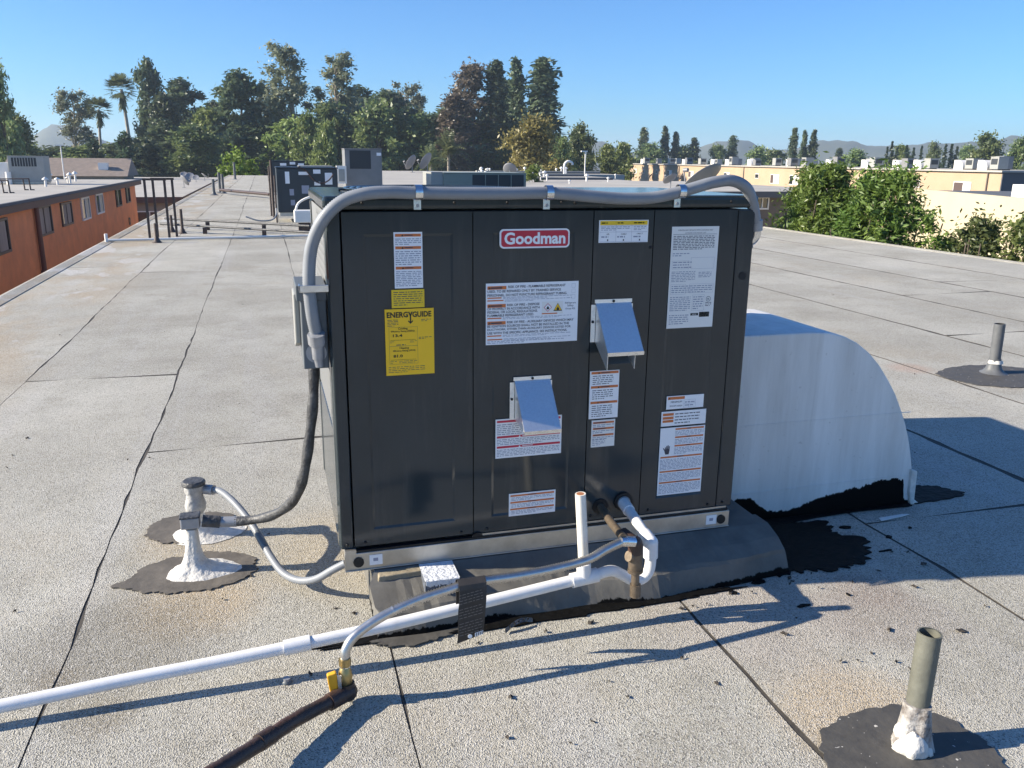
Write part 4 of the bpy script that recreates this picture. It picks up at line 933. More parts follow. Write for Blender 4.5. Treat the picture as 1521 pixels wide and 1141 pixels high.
# ------------------------------------------------------------------ gas line
gas = thing('gas_pipe', 'gas line with ribbed silver hose, yellow handled valve and dark iron pipe', 'gas pipe', (0.4, -0.4, 0))
def gp(mb, name, parent=None, label=None):
    o = mb.build(name, parent or gas, gas.location)
    if label: o['label'] = label
    return o
b = MB(); b.tube([(0.817, -0.004, 0.250), (0.788, -0.16, 0.267), (0.770, -0.29, 0.281)], 0.0125, 'bronze_pipe', 14); gp(b, 'stub_pipe')
b = MB(); b.tube([(0.768, -0.310, 0.279), (0.795, -0.308, 0.273)], 0.017, 'bright_zinc', 6); b.tube([(0.752, -0.312, 0.281), (0.770, -0.310, 0.279)], 0.0145, 'bright_zinc', 12); gp(b, 'union_nut')
b = MB(); b.sphere((0.801, -0.303, 0.266), 0.0215, 'iron_black', 8); b.tube([(0.80, -0.305, 0.268), (0.782, -0.255, 0.277)], 0.0185, 'iron_black', 12); b.tube([(0.801, -0.304, 0.268), (0.803, -0.303, 0.235)], 0.0205, 'iron_black', 14); gp(b, 'elbow')
b = MB(); b.tube([(0.803, -0.303, 0.240), (0.806, -0.303, 0.178)], 0.020, 'bronze_pipe', 16, rfn=lambda t, i: 0.020); b.tube([(0.8045, -0.303, 0.222), (0.779, -0.309, 0.231)], 0.0155, 'bronze_pipe', 12); b.tube([(0.806, -0.303, 0.186), (0.8065, -0.303, 0.176)], 0.0225, 'bronze_pipe', 16); gp(b, 'tee')
b = MB(); b.tube([(0.8065, -0.303, 0.18), (0.809, -0.303, 0.118)], 0.0118, 'bronze_pipe', 14); gp(b, 'nipple')
b = MB(); b.tube([(0.8088, -0.303, 0.136), (0.810, -0.303, 0.098)], 0.0165, 'bronze_pipe', 8, rfn=lambda t, i: 0.0165); gp(b, 'cap')
HP = [(0.757, -0.312, 0.280), (0.70, -0.330, 0.272), (0.64, -0.347, 0.257), (0.537, -0.362, 0.251), (0.435, -0.374, 0.251), (0.344, -0.381, 0.254), (0.290, -0.383, 0.251), (0.236, -0.386, 0.242), (0.165, -0.392, 0.231), (0.095, -0.402, 0.213), (0.038, -0.413, 0.192), (-0.005, -0.424, 0.168), (-0.024, -0.432, 0.143), (-0.028, -0.436, 0.120)]
path = spline(HP, 0.0035)
b = MB(); b.tube(path, 0.012, 'steel_braid', 12, rfn=lambda t, i: (0.0134 if (i//1) % 2 else 0.0104) if 0.01 < t < 0.80 else 0.0122); gp(b, 'flexible_hose')
vx, vy = -0.0285, -0.4385
b = MB(); b.tube([(vx, vy, 0.124), (vx, vy, 0.104)], 0.0150, 'brass', 6); b.tube([(vx, vy, 0.106), (vx, vy, 0.096)], 0.0125, 'bright_zinc', 12); gp(b, 'hose_nut')
b = MB(); b.tube([(vx, vy, 0.098), (vx-0.001, vy-0.002, 0.088), (vx-0.001, vy-0.003, 0.075), (vx, vy-0.003, 0.062), (vx, vy-0.003, 0.050)], 0.015, 'brass', 12, rfn=lambda t, i: [0.013, 0.016, 0.0185, 0.016, 0.0145][i]); vb = gp(b, 'valve_body')
b = MB(); b.prism([(vx-0.046, 0.093), (vx-0.024, 0.098), (vx-0.020, 0.080), (vx-0.020, 0.048), (vx-0.030, 0.040), (vx-0.040, 0.044), (vx-0.044, 0.070)], 'y', vy-0.018, vy-0.003, 'valve_yellow'); h = b.build('valve_handle', vb, gas.location, 0.003)
b = MB(); b.prism([(vx-0.022, 0.092), (vx-0.012, 0.092), (vx-0.012, 0.045), (vx-0.004, 0.030), (vx-0.010, 0.030), (vx-0.020, 0.050)], 'y', vy-0.023, vy-0.019, 'bright_zinc'); gp(b, 'handle_stem', vb)
b = MB(); b.sphere((vx+0.003, vy-0.006, 0.032), 0.0245, 'iron_black', 8); b.tube([(vx+0.002, vy-0.005, 0.034), (vx, vy-0.003, 0.056)], 0.021, 'iron_black', 12); b.tube([(vx, vy-0.01, 0.033), (vx-0.045, vy-0.042, 0.036)], 0.0215, 'iron_black', 12); gp(b, 'iron_elbow')
b = MB(); b.tube(spline([(vx-0.03, vy-0.03, 0.035), (-0.16, -0.545, 0.047), (-0.295, -0.670, 0.063), (-0.70, -1.01, 0.115)], 0.03), 0.0175, 'iron_black', 14, rfn=lambda t, i: 0.0178+0.0006*math.sin(i*2.7)); gp(b, 'iron_pipe')
b = MB(); b.tube([(-0.205, -0.586, 0.0525), (-0.235, -0.614, 0.056)], 0.0205, 'iron_black', 14); gp(b, 'pipe_coupling')

# ------------------------------------------------------------------ block and tape under the unit
fb = thing('foam_block', 'short white block wedged under the front rail of the unit', 'block', (0.28, -0.08, 0.1))
b = MB(); b.box(0.229, 0.331, -0.128, -0.018, 0.1335, 0.1345, 'foam'); b.box(0.229, 0.331, -0.128, -0.018, 0.088, 0.1333, 'foam_shade'); b.build('block_body', fb, fb.location)  # white top; the sides carry their shade as a dark colour
b = MB(); rng = random.Random(8)
for k in range(26):
    x = 0.231+0.0038*k; b.box(x, x+0.0032, -0.1305-rng.uniform(0, .002), -0.1275, 0.118+rng.uniform(-0.004, 0.003), 0.1343, 'foam')
b.build('lit_edge', fb, fb.location)  # bright strip along the front: the lit rim put in as colour
tape = thing('tape_strip', 'black printed strip of flashing tape draped over the pipes', 'tape', (0.33, -0.28, 0.1))
def draped():
    prof = [(-0.345, 0.175), (-0.353, 0.225), (-0.364, 0.258), (-0.384, 0.2700), (-0.403, 0.260), (-0.409, 0.215), (-0.408, 0.155), (-0.405, 0.098)]
    prof = [tuple(p) for p in spline([(y, z, 0) for y, z in prof], 0.012)]
    V = []
    for (i, p) in enumerate(prof):
        t = i/(len(prof)-1); d = 0.004*math.sin(i*0.8)
        V += [(0.272-0.010*t+d*.3, p[0], p[1]-0.003*t), (0.345-0.013*t, p[0]-0.004*math.sin(t*3), p[1]+0.016*t*t)]
    n = len(prof)
    W = [(v[0], v[1]+0.0025, v[2]-0.001) for v in V]; o = len(V)
    F = [(2*i, 2*i+1, 2*i+3, 2*i+2) for i in range(n-1)]+[(o+2*i+2, o+2*i+3, o+2*i+1, o+2*i) for i in range(n-1)]
    F += [(2*i, 2*i+2, o+2*i+2, o+2*i) for i in range(n-1)]+[(2*i+1, o+2*i+1, o+2*i+3, 2*i+3) for i in range(n-1)]+[(2*n-2, 2*n-1, o+2*n-1, o+2*n-2)]
    b = MB(); b.add(V+W, F, 'tape_black'); b.build('sheet', tape, tape.location)
    rng = random.Random(3); q = MB()
    Y_ = -0.4135
    for k in range(15):     # fine print, a bar mark and a white disc at the foot
        z = 0.236-0.0082*k; x = 0.266
        while x < 0.326:
            w = rng.uniform(0.004, 0.012); sl = 0.16; xe = min(x+w, .329)
            if k not in (4, 9): q.quad((x, Y_, z+(x-.266)*sl), (xe, Y_, z+(xe-.266)*sl), (xe, Y_, z+.0017+(xe-.266)*sl), (x, Y_, z+.0017+(x-.266)*sl), 'tape_print')
            x += w+0.003
    q.quad((0.307, Y_, 0.1135), (0.329, Y_, 0.118), (0.329, Y_, 0.129), (0.307, Y_, 0.1245), 'label_white')
    for k in range(4): q.quad((0.310+k*.005, Y_-.0006, 0.1155+k*.001), (0.3122+k*.005, Y_-.0006, 0.116+k*.001), (0.3122+k*.005, Y_-.0006, 0.1245+k*.001), (0.310+k*.005, Y_-.0006, 0.124+k*.001), 'print_black')
    q.prism([(0.294+.006*math.cos(k*math.pi/5), 0.117+.006*math.sin(k*math.pi/5)) for k in range(10)], 'y', Y_-.0008, Y_, 'label_white')
    q.build('print', tape, tape.location)
draped()

# ------------------------------------------------------------------ vent pipes
def vent(name, x, y, top, lean, rr, m, label, boot):
    t = thing(name, label, 'vent pipe', (x, y, 0), 'plumbing vent pipes')
    b = MB(); n = 20; a = Vector((0, 0, 0)); c = Vector((lean[0], lean[1], top))
    b.tube([a, c], rr, m, n, caps=False)
    d = (c-a).normalized(); b.tube([c-d*0.14, c], rr*0.86, 'pipe_inside' if boot < 2 else m, n, caps=False)
    u = [c+(Vector((math.cos(k*2*math.pi/n), math.sin(k*2*math.pi/n), 0)))*rr for k in range(n)]
    w = [c+(Vector((math.cos(k*2*math.pi/n), math.sin(k*2*math.pi/n), 0)))*rr*0.86 for k in range(n)]
    b.add(u+w, [(k, (k+1) % n, n+(k+1) % n, n+k) for k in range(n)], m)
    b.build('pipe', t)
    q = MB(); q.tube([c-d*0.135, c-d*0.13], rr*0.87, 'pipe_inside', n); q.build('pipe_bore', t)
    return t
va = vent('vent_pipe', 1.218, -0.955, 0.29, (0.017, 0.012), 0.0262, 'vent_pipe', 'olive grey vent pipe with peeling white mastic at its foot, nearest the camera', 2)
b = MB(); b.lathe([(0.044, 0.003), (0.041, 0.014), (0.037, 0.030), (0.034, 0.050), (0.0315, 0.072), (0.0295, 0.095), (0.0275, 0.118)], (0.002, 0, 0), 'old_mastic', 40, 0.12, 12); b.build('mastic_boot', va)
b = MB()
for (a, z, ww, hh) in ((3.6, 0.012, 0.026, 0.022), (4.35, 0.010, 0.030, 0.030), (2.9, 0.048, 0.018, 0.020), (5.3, 0.012, 0.020, 0.016), (4.0, 0.045, 0.014, 0.016)):
    rr = 0.040-0.12*z
    b.lathe([(ww*.75, -hh), (ww, -hh*.5), (ww*.9, hh*.1), (ww*.55, hh*.7), (ww*.15, hh)], ((rr-ww*.55)*math.cos(a), (rr-ww*.55)*math.sin(a), max(z, hh*.9)), 'mastic', 16, 0.16, int(a*10))
b.build('mastic_lump', va)
vb2 = vent('vent_pipe', 4.335, 1.90, 0.328, (-0.008, 0.0), 0.034, 'vent_pipe_dark', 'grey vent pipe on the right side of the roof in its dark tar ring', 1)
b = MB(); b.lathe([(0.085, 0.003), (0.062, 0.014), (0.047, 0.035), (0.040, 0.062), (0.0355, 0.10)], (0, 0, 0), 'vent_pipe_dark', 26, 0.06, 5); b.build('mastic_boot', vb2)
b = MB(); b.lathe([(0.041, 0.0), (0.040, 0.012), (0.037, 0.022)], (0.0, -0.003, 0.068), 'mastic', 14, 0.12, 5); b.build('mastic_lump', vb2)

# ------------------------------------------------------------------ small stuff lying on the roof
def litter():
    rng = random.Random(31); b = MB()
    spots = [(rng.uniform(0.3, 2.0), rng.uniform(-0.75, -0.1)) for _ in range(26)]+[(rng.gauss(1.3, 0.25), rng.gauss(-0.2, 0.06)) for _ in range(20)]+[(rng.uniform(-1.5, 0.0), rng.uniform(-0.6, 2.4)) for _ in range(18)]+[(rng.uniform(1.4, 8), rng.uniform(-0.7, 6)) for _ in range(34)]+[(rng.uniform(-2.3, 2), rng.uniform(4, 16)) for _ in range(16)]
    spots += [(0.05, 0.05), (-0.02, 0.02), (0.03, -0.02), (1.28, -0.62), (1.33, -0.63), (1.52, -0.52), (1.72, -0.58), (3.3, 2.0), (3.35, 1.9), (-0.11, -0.30)]
    for (x, y) in spots:
        if 0 < x < 1.45 and 0 < y < 0.75: continue
        if 1.3 < x < 2.3 and y > 0.2 and y < 1.45: continue
        L = rng.uniform(0.004, 0.012)*(1.7 if rng.random() < .15 else 1); w = L*rng.uniform(0.25, 0.7); a = rng.uniform(0, 6.28)
        ca, sa = math.cos(a), math.sin(a); h = rng.uniform(0.002, 0.008)
        P = [(-L, 0, .0015), (-L*.3, -w, .002+h*.5), (L*.5, -w*.7, .002), (L, 0, h+.003), (L*.4, w*.8, .002+h*.3), (-L*.4, w, .001+h)]
        b.add([(x+p[0]*ca-p[1]*sa, y+p[0]*sa+p[1]*ca, p[2]) for p in P]+[(x, y, h*.8+.003)], [(i, (i+1) % 6, 6) for i in range(6)], 'debris')
    tag(b.build('leaf_litter'), 'scattered dark dry leaf scraps lying on the grey roof', 'leaf litter', kind='stuff')
litter()
b = MB(); V = []
for i in range(13):
    t = i/12; x = 0.436+0.095*t; y = -0.243+0.038*t; z = 0.004+0.016*math.sin(t*math.pi)
    V += [(x, y-0.008, z), (x+0.003, y+0.009, z+0.004)]
b.add(V, [(2*i, 2*i+2, 2*i+3, 2*i+1) for i in range(12)], 'bright_zinc', True)
for i in range(1, 6):
    t = i/6; b.cyl((0.437+0.095*t, -0.243+0.038*t, 0.009+0.016*math.sin(t*math.pi)), (0.437+0.095*t, -0.243+0.038*t, 0.0095+0.016*math.sin(t*math.pi)), 0.0032, 'seam_black', 8)
tag(b.build('metal_strap'), 'curled scrap of perforated metal strap lying on the roof by the tape', 'metal strap')
b = MB(); b.prism([(2.02, 0.125), (2.13, 0.140), (2.17, 0.150), (2.14, 0.158), (2.03, 0.150)], 'z', 0.004, 0.006, 'paper'); tag(b.build('paper_scrap'), 'thin white scrap on the shaded roof below the duct', 'scrap')
b = MB(); b.tube([(-0.170, -0.318, 0.001), (-0.170, -0.318, 0.014)], 0.0095, 'fitting_grey', 10); b.lathe([(0.013, 0.0), (0.013, 0.004), (0.0095, 0.007)], (-0.170, -0.318, 0.001), 'box_grey', 12); tag(b.build('pipe_nub'), 'small round metal nub on the roof in the drain pipe shadow', 'metal nub')

# ------------------------------------------------------------------ equipment farther along the roof
def ac_unit(name, label, x0, x1, y0, y1, z0, z1, m, grille=None, stickers=(), group=None, feet=0.08):
    t = thing(name, label, 'air conditioner', ((x0+x1)/2, (y0+y1)/2, z0-feet), group)
    o = t.location
    b = MB(); b.box(x0, x1, y0, y1, z0, z1-0.03, m); b.build('cabinet', t, o, 0.012)
    b = MB(); b.box(x0-0.012, x1+0.012, y0-0.012, y1+0.012, z1-0.028, z1, m); b.build('lid', t, o, 0.01)
    if feet:
        b = MB(); b.box(x0+0.03, x1-0.03, y0+0.03, y1-0.03, z0-feet, z0-0.002, 'galvanised'); b.build('base_frame', t, o)
    if grille:
        for (u0, u1, v0, v1, n) in grille:
            xa, xb, za, zb = x0+(x1-x0)*u0, x0+(x1-x0)*u1, z0+(z1-z0)*v0, z0+(z1-z0)*v1
            b = MB(); b.box(xa, xb, y0-0.004, y0-0.001, za, zb, 'grille_dark'); gr = b.build('grille', t, o)
            for k in range(1, n):
                c = MB(); xx = xa+(xb-xa)*k/n; c.box(xx-0.012, xx+0.012, y0-0.02, y0-0.005, za, zb, m); c.build('grille_bar', gr, o)
    for (u0, u1, v0, v1, mm) in stickers:
        b = MB(); b.box(x0+(x1-x0)*u0, x0+(x1-x0)*u1, y0-0.004, y0-0.001, z0+(z1-z0)*v0, z0+(z1-z0)*v1, mm); b.build('label', t, o)
    return t
u2 = ac_unit('hvac_unit', 'dark blue grey rooftop unit with white stickers, partly behind the big unit', 0.10, 1.34, 16.05, 17.2, 0.20, 1.12, 'far_dark_paint', None,
        [(.14, .21, .64, .90, 'label_white'), (.36, .52, .83, .90, 'label_white'), (.60, .72, .86, .95, 'label_white'), (.61, .71, .60, .68, 'label_white'), (.79, .91, .62, .88, 'label_white'), (.40, .52, .42, .60, 'print_grey'), (.2, .27, .38, .52, 'print_grey'), (.21, .28, .16, .28, 'print_grey')], 'rooftop air conditioners')
b = MB(); b.tube(spline([(0.55, 16.0, 1.13), (0.70, 15.98, 1.05), (0.85, 15.95, 0.86), (1.0, 15.95, 0.80), (1.15, 15.96, 0.86), (1.25, 15.98, 0.98)], .05), 0.014, 'iron_black', 8); tag(b.build('cable'), 'black cable sagging across the front of the dark blue grey unit', 'cable')
ac_unit('hvac_unit', 'dark rooftop unit half hidden behind the sticker covered blue grey one', 0.10, 1.30, 29.6, 30.8, -0.0+0.1, 1.20, 'far_dark_paint', None, [(.28, .46, .84, .92, 'label_white'), (.56, .72, .88, .96, 'label_white'), (.8, .97, .80, .92, 'label_white')], 'rooftop air conditioners')
ac_unit('hvac_unit', 'low pale unit with round fan top behind the dark blue grey unit', 1.0, 2.1, 27.5, 28.4, 0.1, 1.05, 'pale_unit', None, (), 'rooftop air conditioners')
ac_unit('hvac_unit', 'tall light grey unit with a dark coil window, right of the dark ones', 2.28, 3.42, 24.7, 25.6, 0.08, 1.60, 'grey_unit', [(0.13, 0.70, 0.60, 0.96, 1)], [(0.86, 0.98, 0.86, 0.92, 'label_white')], 'rooftop air conditioners')
b = MB(); b.box(2.0, 2.30, 24.5, 24.68, 0.55, 1.08, 'white_frame'); b.box(2.06, 2.24, 24.47, 24.497, 0.62, 0.98, 'pale_unit'); tag(b.build('electrical_box'), 'white electrical box beside the tall light grey unit', 'electrical box')
gu = ac_unit('hvac_unit', 'long low green grey unit with four dark grille openings', 5.32, 8.07, 24.5, 26.4, 0.1, 0.90, 'green_unit', [(0.345, 0.97, 0.30, 0.92, 4)], (), 'rooftop air conditioners')
b = MB(); b.box(4.93, 5.31, 24.52, 26.0, 0.1, 0.915, 'pale_unit'); b.build('side_cabinet', gu, gu.location, 0.01)
# black pipe posts by the blue grey unit
ps = thing('conduit', 'dark standpipes rising against the left end of the blue grey unit', 'conduit', (0.03, 17.0, 0))
for (x, y, h, rr) in ((0.02, 17.6, 1.25, 0.03), (-0.03, 18.1, 1.12, 0.02), (0.06, 15.98, 0.95, 0.018)):
    b = MB(); b.tube([(x, y, 0), (x, y, h)], rr, 'rust_frame', 8); b.build('standpipe', ps, ps.location)
b = MB(); b.tube(spline([(0.06, 15.98, 0.3), (0.05, 15.9, 0.16), (-0.05, 15.8, 0.07), (-0.3, 15.75, 0.06), (-0.55, 15.8, 0.14)], .05), 0.016, 'conduit_grey', 8); b.build('flexible_tube', ps, ps.location)
# white box with hoop near the gas pipes
wb = thing('junction_box', 'small white box with a bent hoop conduit beside the big unit', 'junction box', (0.52, 13.5, 0))
b = MB(); b.box(0.33, 0.80, 13.35, 13.6, 0.18, 0.40, 'white_frame'); b.build('enclosure', wb, wb.location, 0.02)
b = MB(); b.tube(spline([(0.36, 13.45, 0.38), (0.42, 13.45, 0.52), (0.60, 13.45, 0.62), (0.85, 13.45, 0.64)], .04), 0.02, 'white_frame', 8); b.build('hoop', wb, wb.location)
b = MB(); b.box(0.40, 0.85, 13.38, 13.58, 0.0, 0.17, 'iron_black'); b.build('stand', wb, wb.location)
for (ya, yb, za, lab) in ((15.0, 12.75, 0.17, 'upper of two dark pipes crossing the roof to the small white box'), (14.2, 11.9, 0.13, 'lower of two dark pipes crossing the roof to the small white box')):
    b = MB(); b.tube([(-2.0, ya, za), (0.56, yb+0.0, za)], 0.020, 'black_flex', 8); t = thing('gas_pipe', lab, 'gas pipe', (-0.7, 13, 0), 'dark pipes crossing the far roof'); b.build('run', t, t.location)
    for x in (-1.2, -0.2):
        c = MB(); y = ya+(yb-ya)*(x+2)/2.56; c.box(x-0.035, x+0.035, y-0.035, y+0.035, 0.0, za-0.024, 'iron_black'); c.build('support_block', t, t.location)
b = MB(); b.tube([(-2.56, 12.14, 0.03), (0.60, 12.5, 0.03)], 0.020, 'white_frame', 8); tag(b.build('white_conduit'), 'thin white conduit lying straight across the roof', 'conduit')
b = MB(); b.tube([(-2.56, 12.05, 0.0), (-2.56, 12.05, 0.14)], 0.025, 'white_frame', 8); tag(b.build('pipe_stub'), 'short white stub at the roof edge by the thin white conduit', 'pipe')
# rusty pipe stand
pf = thing('pipe_stand', 'rusty goalpost shaped pipe stand near the left roof edge', 'pipe stand', (-1.85, 12.7, 0))
for (x, y) in ((-2.0, 12.62), (-1.92, 13.0), (-1.70, 12.62), (-1.62, 13.0)):
    b = MB(); b.box(x-0.018, x+0.018, y-0.018, y+0.018, 0, 0.93, 'rust_frame'); b.build('post', pf, pf.location)
for y in (12.62, 13.0):
    b = MB(); x0 = -2.0 if y < 12.8 else -1.92; b.box(x0-0.03, x0+0.33, y-0.02, y+0.02, 0.931, 0.965, 'rust_frame'); b.build('crossbar', pf, pf.location)
for (x, y, h, lab) in ((-1.82, 11.95, 0.30, 'nearest short dark pipe in front of the rusty pipe stand'), (-1.58, 13.6, 0.42, 'short dark pipe behind the rusty pipe stand'), (-1.78, 13.9, 0.30, 'thin dark pipe between the rusty stand and the roof edge')):
    t = thing('standpipe', lab, 'pipe', (x, y, 0), 'short pipes by the pipe stand')
    b = MB(); b.cyl((0, 0, 0), (0, 0, h), 0.024, 'rust_frame', 10); b.build('pipe', t); b = MB(); b.lathe([(0.08, 0.002), (0.05, 0.03), (0.03, 0.09)], (0, 0, 0), 'rust_frame', 12, .05, 2); b.build('boot', t)
for (x, y, h, lab) in ((-1.87, 29.5, 0.55, 'left of three small vent pipes far along the roof edge'), (-1.62, 31.0, 0.7, 'right of three small vent pipes far along the roof edge'), (-1.75, 31.4, 0.75, 'middle of three small vent pipes far along the roof edge'), (-1.82, 52.0, 1.0, 'lone dark vent pipe near the far end of the roof')):
    t = thing('vent_pipe', lab, 'vent pipe', (x, y, 0), 'far vent pipes'); b = MB(); b.cyl((0, 0, 0), (0, 0, h), 0.07 if y > 40 else 0.05, 'vent_pipe_dark', 10); b.lathe([(0.16, 0.003), (0.08, 0.04), (0.055, 0.12)], (0, 0, 0), 'vent_pipe_dark', 12); b.build('pipe', t)
b = MB(); b.tube([(-1.7, 30.5, 0.15), (0.0, 26.5, 0.15)], 0.05, 'iron_black', 8); tag(b.build('dark_pipe'), 'dark pipe crossing the far roof behind the small vent pipes', 'pipe')

def dish(x, y, z, r, aim, label, group='satellite dishes'):
    """aim = the way the hollow side looks"""
    t = thing('satellite_dish', label, 'satellite dish', (x, y, z), group)
    b = MB(); n = 28; V = []; H = r*1.2; rot = (-Vector(aim)).to_track_quat('Y', 'Z').to_matrix(); c0 = Vector((0, 0, H))
    for k in range(7):
        q = k/6
        for j in range(n):
            a = 2*math.pi*j/n; V.append((r*q*math.cos(a), -0.20*r*q*q, r*1.08*q*math.sin(a)))
    F = [(k*n+j, k*n+(j+1) % n, (k+1)*n+(j+1) % n, (k+1)*n+j) for k in range(6) for j in range(n)]
    A1 = [tuple(rot @ Vector(v)+c0) for v in V]; A2 = [tuple(rot @ Vector((v[0], v[1]+0.025*r, v[2]))+c0) for v in V]; o = len(V)
    b.add(A1+A2, F+[tuple(i+o for i in reversed(f)) for f in F]+[(6*n+j, 6*n+(j+1) % n, o+6*n+(j+1) % n, o+6*n+j) for j in range(n)], 'dish_grey', True); b.build('reflector', t)
    bk = rot @ Vector((0, 0.10*r, 0))+c0
    b = MB(); b.tube(spline([(bk.x, bk.y, 0), (bk.x, bk.y, bk.z*.6), tuple(bk)], .1), 0.04*r+0.01, 'dish_grey', 8); b.box(bk.x-.3*r, bk.x+.3*r, bk.y-.3*r, bk.y+.3*r, 0, 0.02, 'dish_grey'); b.build('mast', t)
    lo = rot @ Vector((0, -0.15*r, -1.05*r))+c0; e = rot @ Vector((0, -1.15*r, -0.55*r))+c0; e2 = rot @ Vector((0, -1.0*r, -0.35*r))+c0
    b = MB(); b.tube([tuple(lo), tuple(e)], 0.03*r+.004, 'dish_grey', 6); b.tube([tuple(e), tuple(e2)], 0.10*r, 'dish_grey', 8); b.build('feed_arm', t)
    return t
dish(8.49, 13.5, 0.40, 0.43, (-0.30, 0.58, 0.76), 'big grey satellite dish tilted up behind the right end of the conduit')
dish(19.3, 36.6, 0.0, 0.36, (-0.2, 0.6, 0.75), 'smaller grey dish low behind the conduit bend')
dish(13.9, 82, 0.0, 0.75, (-0.62, 0.55, 0.5), 'left of two grey dishes beyond the tall light grey unit')
dish(15.4, 82, 0.0, 0.85, (-0.62, 0.55, 0.5), 'right of two grey dishes beyond the tall light grey unit')
dish(16.8, 57, 0.0, 0.5, (0.3, 0.6, 0.5), 'dark small dish alone on the pale far roof')

# ------------------------------------------------------------------ buildings
def window(parent, o, axis, pos, a0, a1, z0, z1, fm, pm, depth=0.06, cur=None, mull=1):
    """window in a wall: axis 'x' = wall plane x=pos facing +x; '-x' faces -x; '-y' faces -y"""
    s = {'x': 1, '-x': -1, '-y': -1}[axis]; t = 0.07
    def bx(mb, u0, u1, w0, w1, d0, d1, m):
        lo, hi = sorted((pos+s*d0, pos+s*d1))
        if axis in ('x', '-x'): mb.box(lo, hi, u0, u1, w0, w1, m)
        else: mb.box(u0, u1, lo, hi, w0, w1, m)
    b = MB()
    for (u0, u1, w0, w1) in ((a0, a1, z0, z0+t), (a0, a1, z1-t, z1), (a0, a0+t, z0+t, z1-t), (a1-t, a1, z0+t, z1-t)): bx(b, u0, u1, w0, w1, 0.004, depth, fm)
    for k in range(1, mull+1):
        c = a0+(a1-a0)*k/(mull+1); bx(b, c-t/2.5, c+t/2.5, z0+t, z1-t, 0.006, depth*0.8, fm)
    w = b.build('window', parent, o)
    p = MB(); bx(p, a0+t, a1-t, z0+t, z1-t, 0.008, 0.018, pm); p.build('pane', w, o)
    if cur:
        c = MB(); bx(c, a0+t+(a1-a0)*cur[0], a0-t+(a1-a0)*cur[1], z0+t, z1-t*1.2, 0.019, 0.024, cur[2]); c.build('curtain', w, o)
    return w

# orange building on the left
ob = thing('apartment_building', 'orange stucco apartment building with brown fascia and a row of windows', 'building', (-14, 28, -6.2))
o = ob.location; WX = -7.25
b = MB(); b.box(-22, WX, 2, 50.6, -6.2, -0.12, 'orange_stucco'); b.build('wall', ob, o)
b = MB(); b.box(-22.3, WX+0.30, 1.7, 50.9, -0.055, 0.0, 'far_roof'); b.build('roof', ob, o)
b = MB(); b.box(WX+0.22, WX+0.32, 1.7, 50.95, -0.26, -0.06, 'brown_trim'); b.box(WX, WX+0.22, 1.7, 50.95, -0.12, -0.06, 'brown_trim'); b.build('fascia', ob, o)
b = MB(); b.box(WX+0.24, WX+0.34, 1.7, 50.95, -0.05, 0.03, 'grey_side'); b.build('gravel_stop', ob, o)
window(ob, o, 'x', WX, 22.6, 24.75, -1.36, -0.40, 'dark_frame', 'pane', cur=(0.1, 0.95, 'curtain'))
window(ob, o, 'x', WX, 28.0, 30.0, -1.27, -0.30, 'dark_frame', 'pane', cur=(0.05, 0.95, 'curtain'))
window(ob, o, 'x', WX, 31.55, 33.3, -1.20, -0.36, 'dark_frame', 'pane', cur=(0.2, 0.95, 'curtain'))
window(ob, o, 'x', WX, 35.1, 36.8, -1.24, -0.33, 'white_frame', 'pane', cur=(0.5, 0.95, 'curtain_light'))
window(ob, o, 'x', WX, 38.3, 40.0, -1.19, -0.32, 'white_frame', 'pane', cur=(0.55, 0.95, 'curtain_light'))
window(ob, o, 'x', WX, 43.6, 45.15, -1.16, -0.29, 'dark_frame', 'pane', cur=(0.35, 0.6, 'curtain_light'))
window(ob, o, 'x', WX, 46.85, 48.2, -1.13, -0.31, 'dark_frame', 'pane', cur=(0.35, 0.6, 'curtain_light'))
b = MB(); b.box(WX+0.003, WX+0.14, 27.5, 31.0, -0.285, -0.14, 'brown_trim'); b.build('lintel', ob, o)
b = MB(); b.tube([(WX+0.10, 27.85, -0.285), (WX+0.10, 27.85, -6.2)], 0.075, 'brown_pipe', 10); b.tube([(WX+0.10, 27.85, -2.3), (WX+0.10, 27.85, -2.4)], 0.10, 'brown_pipe', 10); b.build('downspout', ob, o)
v, f = text_geo('D', 0.45, 0.02)
b = MB(); b.add([(WX+0.02, 47.2+p[0]*1.35, -2.10+p[1]*1.1) for p in v]+[(WX+0.05, 47.2+p[0]*1.35, -2.10+p[1]*1.1) for p in v], [tuple(reversed(q)) for q in f]+[tuple(i+len(v) for i in q) for q in f], 'print_black'); b.build('letter', ob, o)
au = ac_unit('hvac_unit', 'grey green unit with a ribbed top grille on the orange building roof', -11.25, -9.8, 41.6, 42.8, 0.10, 1.26, 'pale_unit', [(0.10, 0.80, 0.60, 0.93, 9)], (), 'rooftop air conditioners')
du = thing('air_duct', 'pale curved duct left of the unit on the orange building roof', 'air duct', (-12.2, 41.9, 0))
b = MB(); b.prism([(-11.28, 0.05), (-12.9, 0.05), (-12.75, 0.5), (-12.4, 0.82), (-11.9, 0.95), (-11.28, 0.98)], 'y', 41.7, 42.7, 'white_frame'); b.build('elbow', du, du.location, 0.02)
b = MB(); b.tube([(-11.25, 41.4, 0.0), (-11.25, 41.4, 0.55)], 0.12, 'white_frame', 10); b.build('collar', du, du.location)
